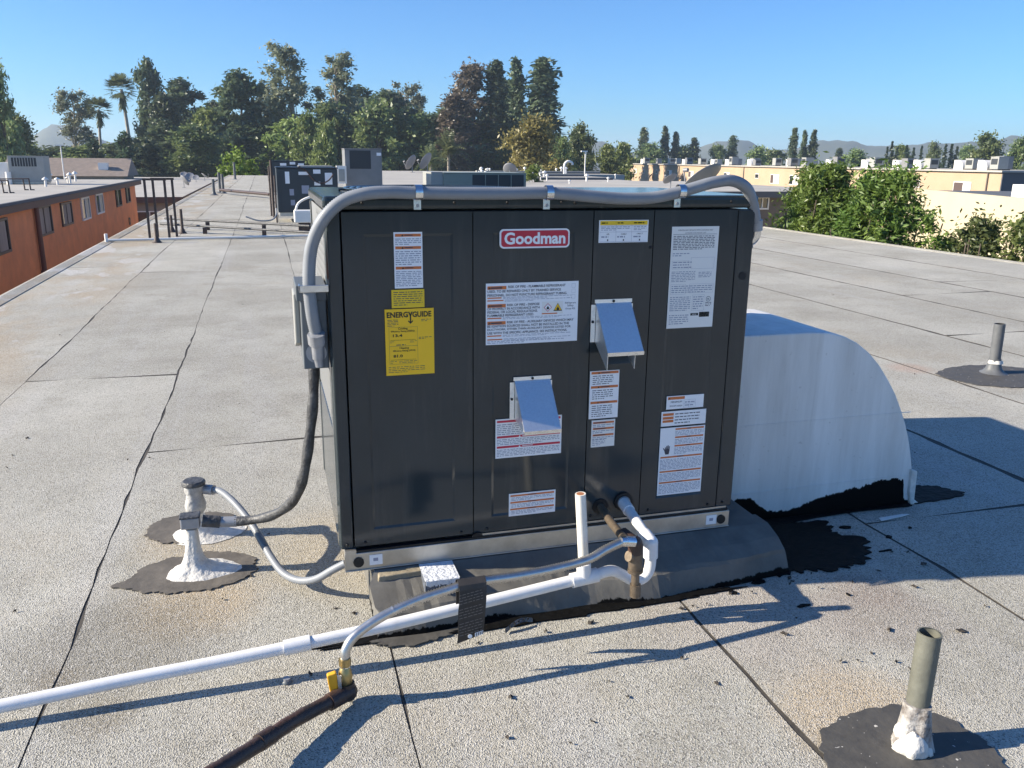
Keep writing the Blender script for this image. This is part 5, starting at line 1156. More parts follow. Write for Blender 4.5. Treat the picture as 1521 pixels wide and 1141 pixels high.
for k, (y0, lab) in enumerate(((31.5, 'nearer dark pipe bracket on the orange building roof'), (34.3, 'farther dark pipe bracket on the orange building roof'))):
    t = thing('pipe_bracket', lab, 'bracket', (-8.85, y0, 0), 'dark pipe brackets')
    for dx in (-0.1, 0.1):
        b = MB(); b.tube([(-8.85+dx, y0, 0), (-8.87+dx, y0, 0.42)], 0.025, 'rust_frame', 6); b.tube([(-8.85+dx, y0, 0.01), (-8.72+dx, y0, 0.01)], 0.03, 'rust_frame', 6); b.build('leg', t, t.location)
    b = MB(); b.tube([(-10.6, y0, 0.40), (-8.75, y0, 0.43)], 0.022, 'rust_frame', 6); b.build('rail', t, t.location)
rng = random.Random(77)
for k in range(12):
    t = thing('vent_pipe', ['short white vent on the orange building roof', 'small pale capped vent on the orange building roof'][k % 2], 'vent', (rng.uniform(-13, -8.3), rng.uniform(37, 50), 0), 'white vents on the orange roof')
    h = rng.uniform(0.2, 0.45); b = MB(); b.cyl((0, 0, 0), (0, 0, h), 0.05, 'white_frame', 8); b.lathe([(0.13, h*0.9), (0.13, h), (0.02, h*1.25)], (0, 0, 0), 'white_frame', 8); b.build('stack', t)

# lower building filling the end of the gap
lb = thing('apartment_building', 'low taupe building with pale flat roof at the end of the gap', 'building', (-14, 85, -6.2)); o = lb.location
b = MB(); b.box(-22, -5.9, 60, 118, -6.2, -1.68, 'taupe_wall'); b.build('wall', lb, o)
b = MB(); b.box(-22.2, -5.55, 59.6, 118.4, -1.45, -1.35, 'far_roof'); b.build('roof', lb, o)
b = MB(); b.box(-22.2, -5.50, 59.55, 59.65, -1.75, -1.36, 'brown_trim'); b.box(-5.62, -5.52, 59.66, 118.4, -1.75, -1.36, 'brown_trim'); b.box(-22, -5.63, 59.66, 60.4, -1.72, -1.60, 'brown_trim'); b.build('fascia', lb, o)
window(lb, o, '-y', 60, -8.6, -6.9, -3.3, -2.3, 'white_frame', 'pane')
for y in (66, 74, 84, 94): window(lb, o, 'x', -5.9, y, y+2, -3.2, -2.3, 'white_frame', 'pane')
for k, (x, y) in enumerate(((-7.2, 96), (-8.0, 99), (-6.6, 101), (-7.6, 90), (-6.9, 78), (-9.0, 104))):
    dish(x, y, -1.35, rng.uniform(0.35, 0.5), (rng.uniform(-.8, .8), rng.uniform(-.6, .8), 0.6), 'small dish among the cluster on the low taupe building roof', 'dishes on the low roof')

# wing across the courtyard
wg = thing('apartment_wing', 'brown walled apartment wing with pale flat roof behind the unit', 'building', (16, 60, -6.2)); o = wg.location
b = MB(); b.box(4.45, 27.5, 32.3, 51, -6.2, -0.16, 'brown_wall'); b.box(4.45, 24.0, 51, 62, -6.2, -0.16, 'brown_wall'); b.build('wall', wg, o)
b = MB(); b.box(4.42, 28.0, 31.9, 51.2, -0.10, 0.0, 'far_roof'); b.box(4.42, 24.2, 51.2, 62.2, -0.10, 0.0, 'far_roof'); b.build('roof', wg, o)
b = MB(); b.box(4.42, 28.05, 31.80, 31.90, -0.24, 0.03, 'grey_side'); b.box(4.5, 27.95, 31.91, 32.6, -0.155, -0.105, 'grey_side'); b.build('fascia', wg, o)
window(wg, o, '-y', 32.3, 21.5, 22.2, -0.80, -0.22, 'white_frame', 'pane'); window(wg, o, '-y', 32.3, 12, 13.6, -1.3, -0.3, 'white_frame', 'pane')
for k, (y, lab) in enumerate(((54, 'nearest low parapet line across the pale far roof'), (66, 'middle low parapet line across the pale far roof'), (80, 'farthest low parapet line across the pale far roof'))):
    b = MB(); b.box(12+k*4, [23.5, 26, 33][k], y, y+0.5, 0.01, 0.16+0.04*k, 'far_roof'); b.box(12+k*4, [23.5, 26, 33][k], y-0.06, y-0.002, 0.0, 0.13, 'grey_side'); tag(b.build('parapet'), lab, 'parapet', 'low parapets')
b = MB(); b.box(4.45, 27, 62.3, 76, -6.2, -0.02, 'far_roof'); b.box(4.45, 34, 76, 94, -6.2, -0.02, 'far_roof'); tag(b.build('flat_building'), 'pale flat roofed building beyond the brown wing', 'building')
vp = thing('roof_vent', 'small white roof vent on the pale far roofs', 'vent', (20, 50, 0), 'white vents on the far roofs')
b = MB(); b.cyl((0, 0, 0), (0, 0, 0.35), 0.07, 'white_frame', 8); b.build('stack', vp); b = MB(); b.lathe([(0.16, 0.33), (0.17, 0.40), (0.03, 0.48)], (0, 0, 0), 'white_frame', 10); b.build('cap', vp)
for k in range(30):
    c = copy_tree(vp); y = rng.uniform(40, 90); x = y*rng.uniform(0.25, 0.37 if y > 62 else 0.44); c.location = (x, y, 0); sc = rng.uniform(0.45, 0.9)*(0.55+y/110); c.scale = (sc, sc, sc*rng.uniform(.8, 1.4))
# goose neck vent
b = MB(); b.tube(spline([(27.0, 74, 0), (27.0, 74, 0.9), (27.3, 74, 1.2), (27.7, 74, 1.1), (27.8, 74, .9)], .1), 0.12, 'white_frame', 8); tag(b.build('gooseneck_vent'), 'white gooseneck vent left of the long tan building', 'vent')

# cream building behind the shrubs
cb = thing('cream_building', 'blank cream walled building behind the shrubs on the right', 'building', (30, 22, -6.2)); o = cb.location
A, Bp = Vector((27.9, 30.0)), Vector((22.6, 16.6)); dr = (Bp-A).normalized(); nr = Vector((-dr.y, dr.x))
P4 = [A, Bp, Bp+nr*4.5, A+nr*4.5]
b = MB(); b.prism([tuple(p) for p in P4], 'z', -6.2, 0.16, 'cream_wall'); b.build('wall', cb, o)
Q = [A+nr*.25+dr*.2, Bp+nr*.25, Bp+nr*4.3, A+nr*4.3+dr*.2]
b = MB(); b.prism([tuple(p) for p in [A, Bp, Bp+nr*.25, A+nr*.25]], 'z', 0.16, 0.24, 'cream_wall'); b.build('parapet', cb, o)
b = MB(); b.prism([tuple(p) for p in Q], 'z', 0.161, 0.17, 'grey_side'); b.build('roof', cb, o)
b = MB(); b.box(26.2, 28.0, 21.0, 22.8, 0.17, 0.62, 'white_frame'); tag(b.build('roof_hatch'), 'white box on the cream building roof at the right edge', 'roof hatch')

# long tan building
tb = thing('tan_building', 'long tan two storey building with small windows in the distance', 'building', (76, 115, -6.2)); o = tb.location
A, Bp = Vector((77.3, 174.0)), Vector((65.7, 61.8)); dr = (Bp-A).normalized(); nr = Vector((-dr.y, dr.x)); LEN = (Bp-A).length
b = MB(); b.prism([tuple(p) for p in (A, Bp, Bp+nr*14, A+nr*14)], 'z', -6.2, 0.62, 'tan_wall'); b.build('wall', tb, o)
b = MB(); b.prism([tuple(p) for p in (A-nr*.3-dr*.3, Bp-nr*.3+dr*.3, Bp+nr*14.3+dr*.3, A+nr*14.3-dr*.3)], 'z', 0.62, 0.78, 'far_roof'); b.build('roof', tb, o)
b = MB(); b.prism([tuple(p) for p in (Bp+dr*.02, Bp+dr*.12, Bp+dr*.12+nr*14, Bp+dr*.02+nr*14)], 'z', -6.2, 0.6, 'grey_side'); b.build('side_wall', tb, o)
def tan_window(t, w, z0, z1, half, kind):
    c = A+dr*(LEN*t); e = MB()
    p = [c-dr*w/2, c+dr*w/2]
    n0, n1 = -nr*0.002, -nr*0.06
    e.prism([tuple(q) for q in (p[0]+n0, p[1]+n0, p[1]+n1, p[0]+n1)], 'z', z0, z1, 'white_frame'); w_ = e.build('window', tb, o)
    g2 = MB(); m0, m1 = p[0]+dr*.08, p[1]-dr*.08; n2, n3 = -nr*.062, -nr*.075
    mid = m0+(m1-m0)*half
    g2.prism([tuple(q) for q in (m0+n2, mid+n2, mid+n3, m0+n3)], 'z', z0+.08, z1-.08, 'dark_frame' if kind else 'pane'); g2.build('pane', w_, o)
for (t, w, h, half) in ((.05, 2.2, 1.0, .55), (.10, 1.0, .8, 1), (.17, 1.0, .8, 1), (.235, 2.4, 1.2, .4), (.33, 2.4, 1.1, .5), (.385, .9, .7, 1), (.41, .9, .7, 1), (.465, 2.2, 1.0, .5), (.56, 1.2, .7, 1), (.61, 2.6, 1.3, .35), (.66, 2.6, 1.3, .35), (.70, .9, .7, 1), (.718, .9, .7, 1), (.755, 2.2, 1.0, .5), (.80, 1.2, .8, 1), (.855, 1.0, .8, 1), (.893, 1.0, .8, 1), (.955, 2.5, 1.05, .55)):
    tan_window(t, w, -0.35-h, -0.35, half, int(t*100) % 2)
for t in (0.28, 0.52, 0.74, 0.875, 0.985):
    c = A+dr*(LEN*t)-nr*.1; b = MB(); b.tube([(c.x, c.y, .6), (c.x, c.y, -6)], 0.07, 'brown_wall', 6); b.build('downspout', tb, o)
for t in (.15, .30, .77):
    c = A+dr*(LEN*t)-nr*.4; dish(c.x, c.y, -2.2, 0.5, (-.5, .5, .6), 'dark dish hung on the tan building wall', 'dishes on the tan wall')
# air conditioners along its roof
rt = thing('hvac_unit', 'pale box unit on the long tan building roof', 'air conditioner', (70, 100, 0.78), 'air conditioners on the tan building')
b = MB(); b.box(-.6, .6, -.6, .6, 0.1, 1.25, 'pale_unit'); b.build('cabinet', rt, (0, 0, 0), .02)
b = MB(); b.box(-.62, .62, -.62, .62, 1.251, 1.30, 'pale_unit'); b.build('lid', rt)
b = MB(); b.box(-.63, -.602, -.45, .45, 0.55, 1.1, 'grille_dark'); b.build('grille', rt)
b = MB(); b.box(-.45, .45, -.5, .5, 0.0, 0.098, 'grey_side'); b.build('base_frame', rt)
rd = thing('air_duct', 'white curved duct beside a pale unit on the tan building roof', 'air duct', (70, 100, 0.78), 'ducts on the tan building')
b = MB(); b.prism([(0.7, 0), (-.7, 0), (-.68, .35), (-.5, .68), (-.2, .88), (.1, .95), (.7, .95)], 'y', -.45, .45, 'white_frame', True); b.build('elbow', rd)
firstu, firstd = True, True
LOOKS = ['pale', 'grey', 'weathered']
for k, t in enumerate([.06, .09, .15, .175, .22, .33, .36, .40, .43, .47, .52, .55, .575, .605, .63, .655, .70, .745, .785, .82, .885, .925, .945, .965]):
    c = A+dr*(LEN*t)+nr*(2.0+4*((k*37) % 5)/5)
    q = rt if firstu else copy_tree(rt); firstu = False
    q.location = (c.x, c.y, .785); q.rotation_euler.z = math.atan2(dr.y, dr.x)+R(90)+rng.choice((0, 0, R(90))); sc = rng.uniform(.78, 1.0); q.scale = (sc, sc, sc*rng.uniform(.85, 1.1))
    if k % 3 == 1:
        for ch in q.children:
            if ch.name.startswith(('cabinet', 'lid')): ch.material_slots[0].link = 'OBJECT'; ch.material_slots[0].material = MATS['grey_unit']
    if k % 2 == 0 or t > .78:
        q = rd if firstd else copy_tree(rd); firstd = False
        c2 = c-dr*1.7; q.location = (c2.x, c2.y, .785); q.rotation_euler.z = math.atan2(dr.y, dr.x)+R(180)
rt['label'] = 'pale box unit among the row on the long tan building roof'
for ob_ in list(COL.objects):
    if ob_.get('group') == 'air conditioners on the tan building': ob_['label'] = rt['label']

# house with grey roof behind the orange building
hs = thing('house', 'low house with grey pitched roof behind the orange building', 'house', (-22, 108, -6.2)); o = hs.location
b = MB(); b.box(-27.5, -15.5, 104, 112, -6.2, -0.9, 'taupe_wall'); b.build('wall', hs, o)
b = MB(); b.prism([(103.4, -0.95), (112.6, -0.95), (108, 1.0)], 'x', -28, -15, 'tile_roof'); b.build('roof', hs, o)
b = MB(); b.box(-18.2, -17.2, 105, 105.8, -0.4, 0.5, 'white_frame'); b.build('chimney', hs, o)
# street lamps
for (x, y, h, lab) in ((-20.6, 99, 2.25, 'street lamp standing before the grey roofed house'), (30.0, 76.5, 2.1, 'thin street lamp left of the long tan building')):
    t = thing('street_lamp', lab, 'street lamp', (x, y, -6.2), 'street lamps')
    b = MB(); b.tube([(0, 0, 0), (0, 0, h+6.2)], 0.06, 'bark_pale' if False else 'white_frame', 8); b.build('pole', t)
    b = MB(); b.box(-0.45, 0.2, -0.10, 0.10, h+6.2, h+6.32, 'white_frame'); b.build('lamp_head', t)

# ------------------------------------------------------------------ trees
def leaf_cloud(centres, radii, per, size, rng, squash=0.8, droop=0.0, aspect=0.45):
    """many small leaf faces spread through clumps; returns vertex and face arrays"""
    c = np.repeat(np.array(centres), per, 0); r = np.repeat(np.array(radii), per)
    n = len(c)
    d = rng.normal(size=(n, 3)); d /= np.linalg.norm(d, axis=1)[:, None]
    rad = r*np.minimum(1.5, np.abs(rng.normal(size=n))*0.60)
    p = c+d*rad[:, None]*np.array([1, 1, squash])
    a = rng.normal(size=(n, 3)); a[:, 2] = a[:, 2]*0.7-droop; a /= np.linalg.norm(a, axis=1)[:, None]
    bq = rng.normal(size=(n, 3)); bq -= a*(a*bq).sum(1)[:, None]; bq /= np.linalg.norm(bq, axis=1)[:, None]
    s = size*(0.6+0.8*rng.random(n))[:, None]
    V = np.stack([p-a*s, p+bq*s*aspect, p+a*s, p-bq*s*aspect], 1).reshape(-1, 3)
    return V
def leaf_obj(name, V, m, parent):
    n = len(V)//4; me = bpy.data.meshes.new(name)
    me.vertices.add(len(V)); me.vertices.foreach_set('co', V.astype(np.float32).ravel())
    me.loops.add(n*4); me.loops.foreach_set('vertex_index', np.arange(n*4, dtype=np.int32))
    me.polygons.add(n); me.polygons.foreach_set('loop_start', np.arange(0, n*4, 4, dtype=np.int32)); me.polygons.foreach_set('loop_total', np.full(n, 4, dtype=np.int32))
    me.materials.append(MATS[m]); me.update(calc_edges=True); me.validate()
    ob_ = bpy.data.objects.new(name, me); COL.objects.link(ob_); ob_.parent = parent
    return ob_
def limb(b, p, q, r0, r1, m, rng, bend=0.12):
    p, q = Vector(p), Vector(q); L = (q-p).length
    mid = (p+q)/2+Vector((rng.normal()*bend*L, rng.normal()*bend*L, 0))
    pts = spline([p, mid, q], max(0.4, L/5)); n = len(pts)
    b.tube(pts, r0, m, 6, rfn=lambda t, i: r0+(r1-r0)*t, caps=False)

PROTO = {}
def proto(kind, var):
    """builds one tree of the kind, returns (root, height, width)"""
    rng = np.random.default_rng(abs(hash((len(kind)*31+sum(map(ord, kind)), var))) % 2**31)
    rng = np.random.default_rng(sum(map(ord, kind))*7+var*101)
    root = thing('tree', 'tree', 'tree'); b = MB(); C, Rr = [], []; per, size, m, bark = 60, 0.5, 'leaf_broad', 'bark_dark'; sq, droop, asp = 0.8, 0.0, 0.45
    H, W = 20.0, 8.0
    if kind == 'eucalyptus':
        H, W = 24.0, 8.0; m, bark = 'leaf_gum', 'bark_pale'; per, size, droop = 190, 0.30, 0.5
        limb(b, (0, 0, 0), (0.4, 0.2, 20), 0.38, 0.10, bark, rng, 0.02)
        limb(b, (0.1, 0, 4), (1.2, -0.6, 15), 0.22, 0.07, bark, rng, 0.03)
        for k in range(44):
            z = 9.5+13.8*(k+0.5)/44+rng.normal()*0.5; t = (z-9)/15; rr = (0.45+0.55*math.sin(min(1, t)*math.pi*0.9))*3.1*rng.uniform(.3, 1.0); a = rng.random()*6.28
            c = (rr*math.cos(a)+0.3, rr*math.sin(a)+0.1, z); C.append(c); Rr.append(rng.uniform(0.8, 1.7)*(1-.25*max(0, t-.6)))
            limb(b, (0.3*z/20, 0, z-rng.uniform(1.5, 4)), c, 0.10, 0.03, bark, rng)
    elif kind == 'pine':
        H, W = 20.0, 11.0; m = 'leaf_pine'; per, size = 170, 0.40
        limb(b, (0, 0, 0), (0.3, 0, 18), 0.4, 0.08, bark, rng, 0.02)
        for k in range(95):
            z = 2+17.2*rng.random()**0.85; t = (z-2)/17.5; mx = 5.4*(1-t**2.6)**0.6*(0.75+0.25*math.sin(z*1.9+var))
            a = rng.random()*6.28; rr = mx*rng.uniform(.35, 1.0); C.append((rr*math.cos(a), rr*math.sin(a), z)); Rr.append(rng.uniform(1.0, 2.4)*(1-.35*t))
            if k % 4 == 0: limb(b, (0, 0, z-1), C[-1], 0.10, 0.03, bark, rng)
    elif kind == 'spire':
        H, W = 22.0, 7.0; m = 'leaf_spire'; per, size = 150, 0.36
        limb(b, (0, 0, 0), (0, 0, 21.5), 0.3, 0.04, bark, rng, 0.01)
        for k in range(80):
            z = 2+19.8*(k+.5)/80; t = (z-2)/20; mx = 3.3*(1-t)**0.55*(0.72+0.28*math.sin(z*2.6+var*2)); a = k*2.4+rng.normal()*.5; rr = mx*rng.uniform(.45, 1.05)
            C.append((rr*math.cos(a), rr*math.sin(a), z)); Rr.append((0.60+1.05*(1-t))*rng.uniform(.7, 1.3))
    elif kind == 'cypress':
        H, W = 13.0, 1.5; m = 'leaf_cypress'; per, size = 60, 0.25
        limb(b, (0, 0, 0), (0, 0, 12), 0.15, 0.03, bark, rng, 0.0)
        for k in range(40):
            z = 0.6+12.1*(k+.5)/40; t = z/13; C.append((rng.normal()*.12, rng.normal()*.12, z)); Rr.append(0.66*math.sin(math.pi*min(.97, (t*0.8+.18)))**.8)
    elif kind == 'cypress_bush':
        H, W = 10.0, 3.6; m = 'leaf_cypress'; per, size = 110, 0.30
        limb(b, (0, 0, 0), (0, 0, 9), 0.2, 0.03, bark, rng, 0.0)
        for k in range(46):
            z = 0.6+9*(k+.5)/46; t = z/10; mx = 1.45*(math.sin(math.pi*min(.98, t*.78+.2)))**.7; a = rng.random()*6.28; rr = mx*rng.uniform(.2, 1); C.append((rr*math.cos(a), rr*math.sin(a), z)); Rr.append(rng.uniform(.4, .75))
    elif kind in ('broadleaf', 'willow', 'golden', 'bush', 'russet'):
        H, W = {'broadleaf': (11, 7.5), 'willow': (12, 6.5), 'golden': (12, 9), 'bush': (8, 4.2), 'russet': (22, 8)}[kind]
        m = {'broadleaf': 'leaf_broad', 'willow': 'leaf_willow', 'golden': 'leaf_golden', 'bush': 'leaf_bush', 'russet': 'leaf_russet'}[kind]
        per, size = {'bush': (190, 0.16), 'russet': (170, .30), 'golden': (210, .22)}.get(kind, (170, 0.27)); droop = 0.9 if kind == 'willow' else 0.2
        n = {'russet': 70, 'bush': 40, 'golden': 56}.get(kind, 62); z0 = {'bush': 4.0, 'russet': 5.0}.get(kind, 2.0)
        limb(b, (0, 0, 0), (0.2, 0.1, H*.6), 0.3 if kind != 'bush' else .15, 0.1, bark if kind != 'russet' else 'bark_pale', rng, 0.04)
        for k in range(n):
            t = rng.random()**.8; z = z0+(H-z0-.5)*t; mx = W/2*(math.sin(math.pi*min(.99, .14+.80*t)))**.6*.86*(.8+.2*math.sin(z*2.2+var)); a = rng.random()*6.28; rr = mx*rng.uniform(.3, 1.0)
            C.append((rr*math.cos(a), rr*math.sin(a), z)); Rr.append(rng.uniform(.7, 1.55)*W/8)
            if k % 4 == 0: limb(b, (.1, .05, max(z0*.6, z-2.5)), C[-1], 0.10, 0.03, bark if kind != 'russet' else 'bark_pale', rng)
    elif kind in ('palm', 'feather_palm'):
        H, W = (18.0, 4.6) if kind == 'palm' else (10.0, 5.0); m = 'leaf_palm'; th = H-2.2
        limb(b, (0, 0, 0), (0.25, 0, th), 0.24 if kind == 'palm' else .32, 0.17, 'bark_pale', rng, 0.01)
        V = []
        nf = 60 if kind == 'palm' else 40
        for k in range(nf):
            a = rng.random()*6.28; e = rng.uniform(-0.9, 1.4) if kind == 'palm' else rng.uniform(-.1, 1.4); L = rng.uniform(1.5, 2.2) if kind == 'palm' else rng.uniform(2.3, 3.0)
            base = np.array([0.25, 0, th]); d = np.array([math.cos(a)*math.cos(e), math.sin(a)*math.cos(e), math.sin(e)]); side = np.array([-math.sin(a), math.cos(a), 0])
            if kind == 'palm':
                c = base+d*L*.55
                for j in range(15):
                    f = (j-7)/7*1.25; dd = d*math.cos(f)+side*math.sin(f); dd = dd+np.array([0, 0, -.18*abs(f)]); p1 = c+dd*L*.55; w_ = np.cross(d, side)*.0+side*.11*math.cos(f)+d*.11*math.sin(f)
                    V += [c-w_*.6, c+w_*.6, p1+w_*.4, p1-w_*.4]
            else:
                prev = base
                for j in range(9):
                    t = j/8; q = base+d*L*t+np.array([0, 0, -1.5*t*t*math.cos(max(e, 0))]); tan = d+np.array([0, 0, -2.2*t])
                    for sg in (-1, 1):
                        le = q+side*sg*.75*(1-.5*t)+np.array([0, 0, -.35])+d*.3; V += [q-d*.05, q+d*.09, le+d*.05, le-d*.03]
        if kind == 'palm':      # skirt of dead fronds under the crown
            for k in range(60):
                a = rng.random()*6.28; z = th-rng.uniform(.2, 2.4); base = np.array([.25+.2*math.cos(a), .2*math.sin(a), z]); dd = np.array([math.cos(a)*.45, math.sin(a)*.45, -1.0]); side = np.array([-math.sin(a), math.cos(a), 0])*.12
                V += [base-side, base+side, base+dd*.9+side*.5, base+dd*.9-side*.5]
        b.build('trunk', root); leaf_obj('crown', np.array(V), m, root); PROTO[(kind, var)] = (root, H, W); return PROTO[(kind, var)]
    b.build('trunk', root)
    leaf_obj('crown', leaf_cloud(C, Rr, per, size, rng, sq, droop, asp), m, root)
    PROTO[(kind, var)] = (root, H, W)
    return PROTO[(kind, var)]

NICE = {'eucalyptus': 'tall open gum tree', 'pine': 'dense dark green pine', 'spire': 'pointed dark conifer', 'cypress': 'thin columnar cypress', 'cypress_bush': 'dark conical cypress', 'broadleaf': 'rounded green broadleaf tree',
        'willow': 'pale green drooping tree', 'golden': 'yellow brown bushy tree', 'bush': 'bright green clipped round tree', 'russet': 'reddish brown thinning tree', 'palm': 'tall fan palm', 'feather_palm': 'short feather palm'}
NAMES = {'eucalyptus': 'gum_tree', 'pine': 'pine_tree', 'spire': 'conifer_tree', 'cypress': 'cypress_tree', 'cypress_bush': 'cypress_tree', 'broadleaf': 'broadleaf_tree', 'willow': 'drooping_tree', 'golden': 'bushy_tree', 'bush': 'round_tree', 'russet': 'russet_tree', 'palm': 'fan_palm', 'feather_palm': 'feather_palm'}
TREES = [
 ('broadleaf', -28.8, 111.3, 17.5, 4.6, 'at the left picture edge, its crown cut off'), ('broadleaf', -31.2, 126.9, 12.8, 6.2, 'low at the left picture edge'),
 ('eucalyptus', -32.2, 172.1, 19.0, 7.5, 'standing alone left of the palms'), ('palm', -26.5, 159.1, 17.1, 4.5, 'the shorter one, left of the other'), ('palm', -20.4, 147.3, 20.0, 5.0, 'the taller one, beside the leftmost dark pine'),
 ('cypress_bush', -23.0, 132.3, 9.8, 3.2, 'below the shorter fan palm'), ('cypress_bush', -18.6, 129.1, 10.7, 3.4, 'below the taller fan palm'),
 ('pine', -19.3, 169.8, 24.3, 7.7, 'tallest on the left, right of the fan palms'), ('pine', -14.3, 178.5, 22.0, 11.1, 'broad, second right of the fan palms'), ('pine', -16.3, 161.7, 17.9, 7.0, 'low between two taller pines'), ('pine', -7.9, 164.5, 17.2, 7.3, 'left of the olive topped pine'), ('pine', -3.2, 153.5, 21.4, 10.4, 'wide, just left of the tallest gum tree'),
 ('bush', -2.3, 76.2, 8.3, 3.8, 'at the far end of the roof'),
 ('eucalyptus', 4.7, 152.5, 26.0, 8.8, 'tallest of all trees'), ('eucalyptus', 1.3, 162.8, 20.8, 4.8, 'slim, left of the tallest'), ('eucalyptus', 13.0, 155.2, 25.2, 8.2, 'second tallest, above the tall light grey unit'),
 ('willow', 6.3, 132.5, 13.9, 6.1, 'left one above the blue grey unit'), ('willow', 8.9, 125.9, 12.6, 4.8, 'right one above the blue grey unit'),
 ('pine', 18.6, 174.1, 21.3, 14.6, 'wide and round, right of the second tallest gum tree'), ('pine', 23.2, 167.0, 20.0, 11.6, 'right half of the wide dark mass'), ('eucalyptus', 30.3, 187.5, 23.6, 7.0, 'slim, in the dip right of the wide pine'), ('eucalyptus', 34.9, 196.5, 22.0, 4.0, 'thinnest, in the dip left of the reddish tree'), ('broadleaf', 30.8, 169.0, 16.0, 8.0, 'in the dip left of the reddish tree'),
 ('russet', 36.7, 153.6, 24.9, 8.5, 'the taller one beside the dark spires'), ('russet', 31.6, 142.4, 18.0, 7.5, 'the lower left one'),
 ('spire', 41.3, 152.2, 24.7, 6.1, 'right behind the reddish tree'), ('spire', 47.3, 159.5, 25.9, 5.1, 'middle of the three tall ones'), ('spire', 49.4, 150.1, 25.2, 8.7, 'right and widest of the three tall ones'), ('spire', 47.1, 166.1, 22.6, 8.0, 'shorter, behind the three tall ones'),
 ('feather_palm', 21.6, 100.1, 10.7, 4.4, 'right one above the green grey unit'), ('feather_palm', 18.4, 95.2, 9.1, 3.5, 'left one above the green grey unit'), ('golden', 30.1, 92.8, 12.5, 8.6, 'right of the green grey unit'),
 ('broadleaf', 47.8, 125.5, 13.1, 5.9, 'dark, right of the yellow brown tree'), ('broadleaf', 39.7, 111.0, 10.5, 4.6, 'low, touching the yellow brown tree'), ('willow', 55.9, 133.1, 10.2, 5.0, 'left of the long tan building'), ('willow', 62.2, 142.2, 10.7, 6.1, 'touching the left end of the tan building'),
 ('spire', 108.9, 235.0, 17.1, 5.7, 'leftmost over the tan building'), ('broadleaf', 107.9, 227.0, 12.6, 11.0, 'leftmost over the tan building'), ('spire', 115.7, 234.5, 17.5, 5.0, 'second over the tan building'), ('spire', 118.9, 234.0, 16.0, 4.5, 'third over the tan building'), ('spire', 125.0, 233.7, 14.3, 6.4, 'fourth over the tan building'), ('broadleaf', 122.0, 234.0, 12.0, 9.6, 'between spires over the tan building'),
 ('spire', 137.0, 232.0, 15.2, 6.0, 'alone above the big dish'), ('broadleaf', 132.0, 232.0, 12.6, 7.0, 'left of the lone conifer above the dish'), ('broadleaf', 120.2, 190.2, 11.3, 7.8, 'right of the big dish'),
 ('spire', 116.8, 170.7, 15.0, 3.7, 'left of the tight trio over the tan roof'), ('spire', 120.2, 171.7, 14.7, 2.8, 'middle of the tight trio over the tan roof'), ('spire', 121.1, 169.4, 14.7, 3.7, 'right of the tight trio over the tan roof'), ('broadleaf', 135.5, 207.2, 11.0, 9.3, 'left of the tight trio'), ('broadleaf', 124.8, 177.7, 10.0, 6.5, 'right of the tight trio'), ('broadleaf', 143.6, 183.3, 11.0, 8.5, 'above the big shrub'), ('spire', 173.0, 229.0, 12.0, 5.0, 'small, above the big shrub'),
 ('cypress', 138.0, 163.8, 12.7, 1.3, ''), ('cypress', 139.0, 163.2, 11.5, 1.2, ''), ('cypress', 138.3, 165.6, 11.5, 1.2, ''), ('cypress', 148.6, 171.4, 12.1, 1.4, ''), ('cypress', 153.9, 175.1, 11.6, 1.3, ''), ('cypress', 152.0, 170.3, 12.0, 1.2, ''), ('cypress', 153.7, 164.6, 12.4, 1.4, ''), ('cypress', 155.1, 164.2, 12.4, 1.5, ''), ('cypress', 156.2, 163.7, 11.8, 1.4, ''),
 ('willow', 158.4, 184.7, 12.1, 7.6, 'among the thin cypresses'), ('broadleaf', 162.6, 178.3, 12.7, 5.1, 'between the two cypress groups'), ('broadleaf', 175.1, 179.9, 12.4, 6.9, 'right of the cypresses'), ('broadleaf', 125.5, 124.4, 12.9, 8.2, 'large and dark, above the right end of the tan building'), ('broadleaf', 122.4, 114.2, 11.9, 5.0, 'at the right picture edge'),
]
count = {}
for (k, x, y, h, w, where) in TREES:
    i = count.get(k, 0); count[k] = i+1
    nv = 1 if k in ('cypress', 'cypress_bush', 'bush', 'golden', 'feather_palm', 'palm') else 2
    new = (k, i % nv) not in PROTO
    root, H, W = PROTO[(k, i % nv)] if not new else proto(k, i % nv)
    t = root if new else copy_tree(root)
    t.name = NAMES[k]; t.location = (x, y, -6.2); t.rotation_euler.z = random.uniform(0, 6.28)
    wf = 1.05 if (x < -18 and k != 'palm') else 1.5 if (k == 'spire' and x < 60) else {'palm': 1.2, 'pine': 1.35, 'eucalyptus': 1.15, 'russet': 1.25, 'spire': 1.12}.get(k, 1.06); t.scale = (w/W*wf, w/W*wf, h/H)
    t['label'] = (NICE[k]+' '+where if where else 'thin columnar cypress in the far row above the tan roof').strip()
    t['category'] = 'palm' if 'palm' in k else 'tree'
    t['group'] = {'cypress': 'far row of thin cypresses'}.get(k, 'trees beyond the roofs')
# lower trees that close the foot of the tree line
rng2 = random.Random(12)
for i in range(32):
    k = rng2.choice(('pine', 'broadleaf', 'pine', 'broadleaf', 'willow'))
    root, H, W = PROTO[(k, i % 2)]
    a = R(-17+i*1.2+rng2.uniform(-.5, .5)); d = rng2.uniform(138, 168)
    t = copy_tree(root); t.name = NAMES[k]; t.location = (d*math.sin(a), d*math.cos(a), -6.2); t.rotation_euler.z = rng2.uniform(0, 6.28)
    hh = rng2.uniform(12, 17) if 8 < i < 28 else rng2.uniform(8.5, 10.5); ww = rng2.uniform(10, 14); t.scale = (ww/W, ww/W, hh/H)
    t['label'] = 'low green tree filling the foot of the tree line'; t['category'] = 'tree'; t['group'] = 'low trees at the foot of the tree line'

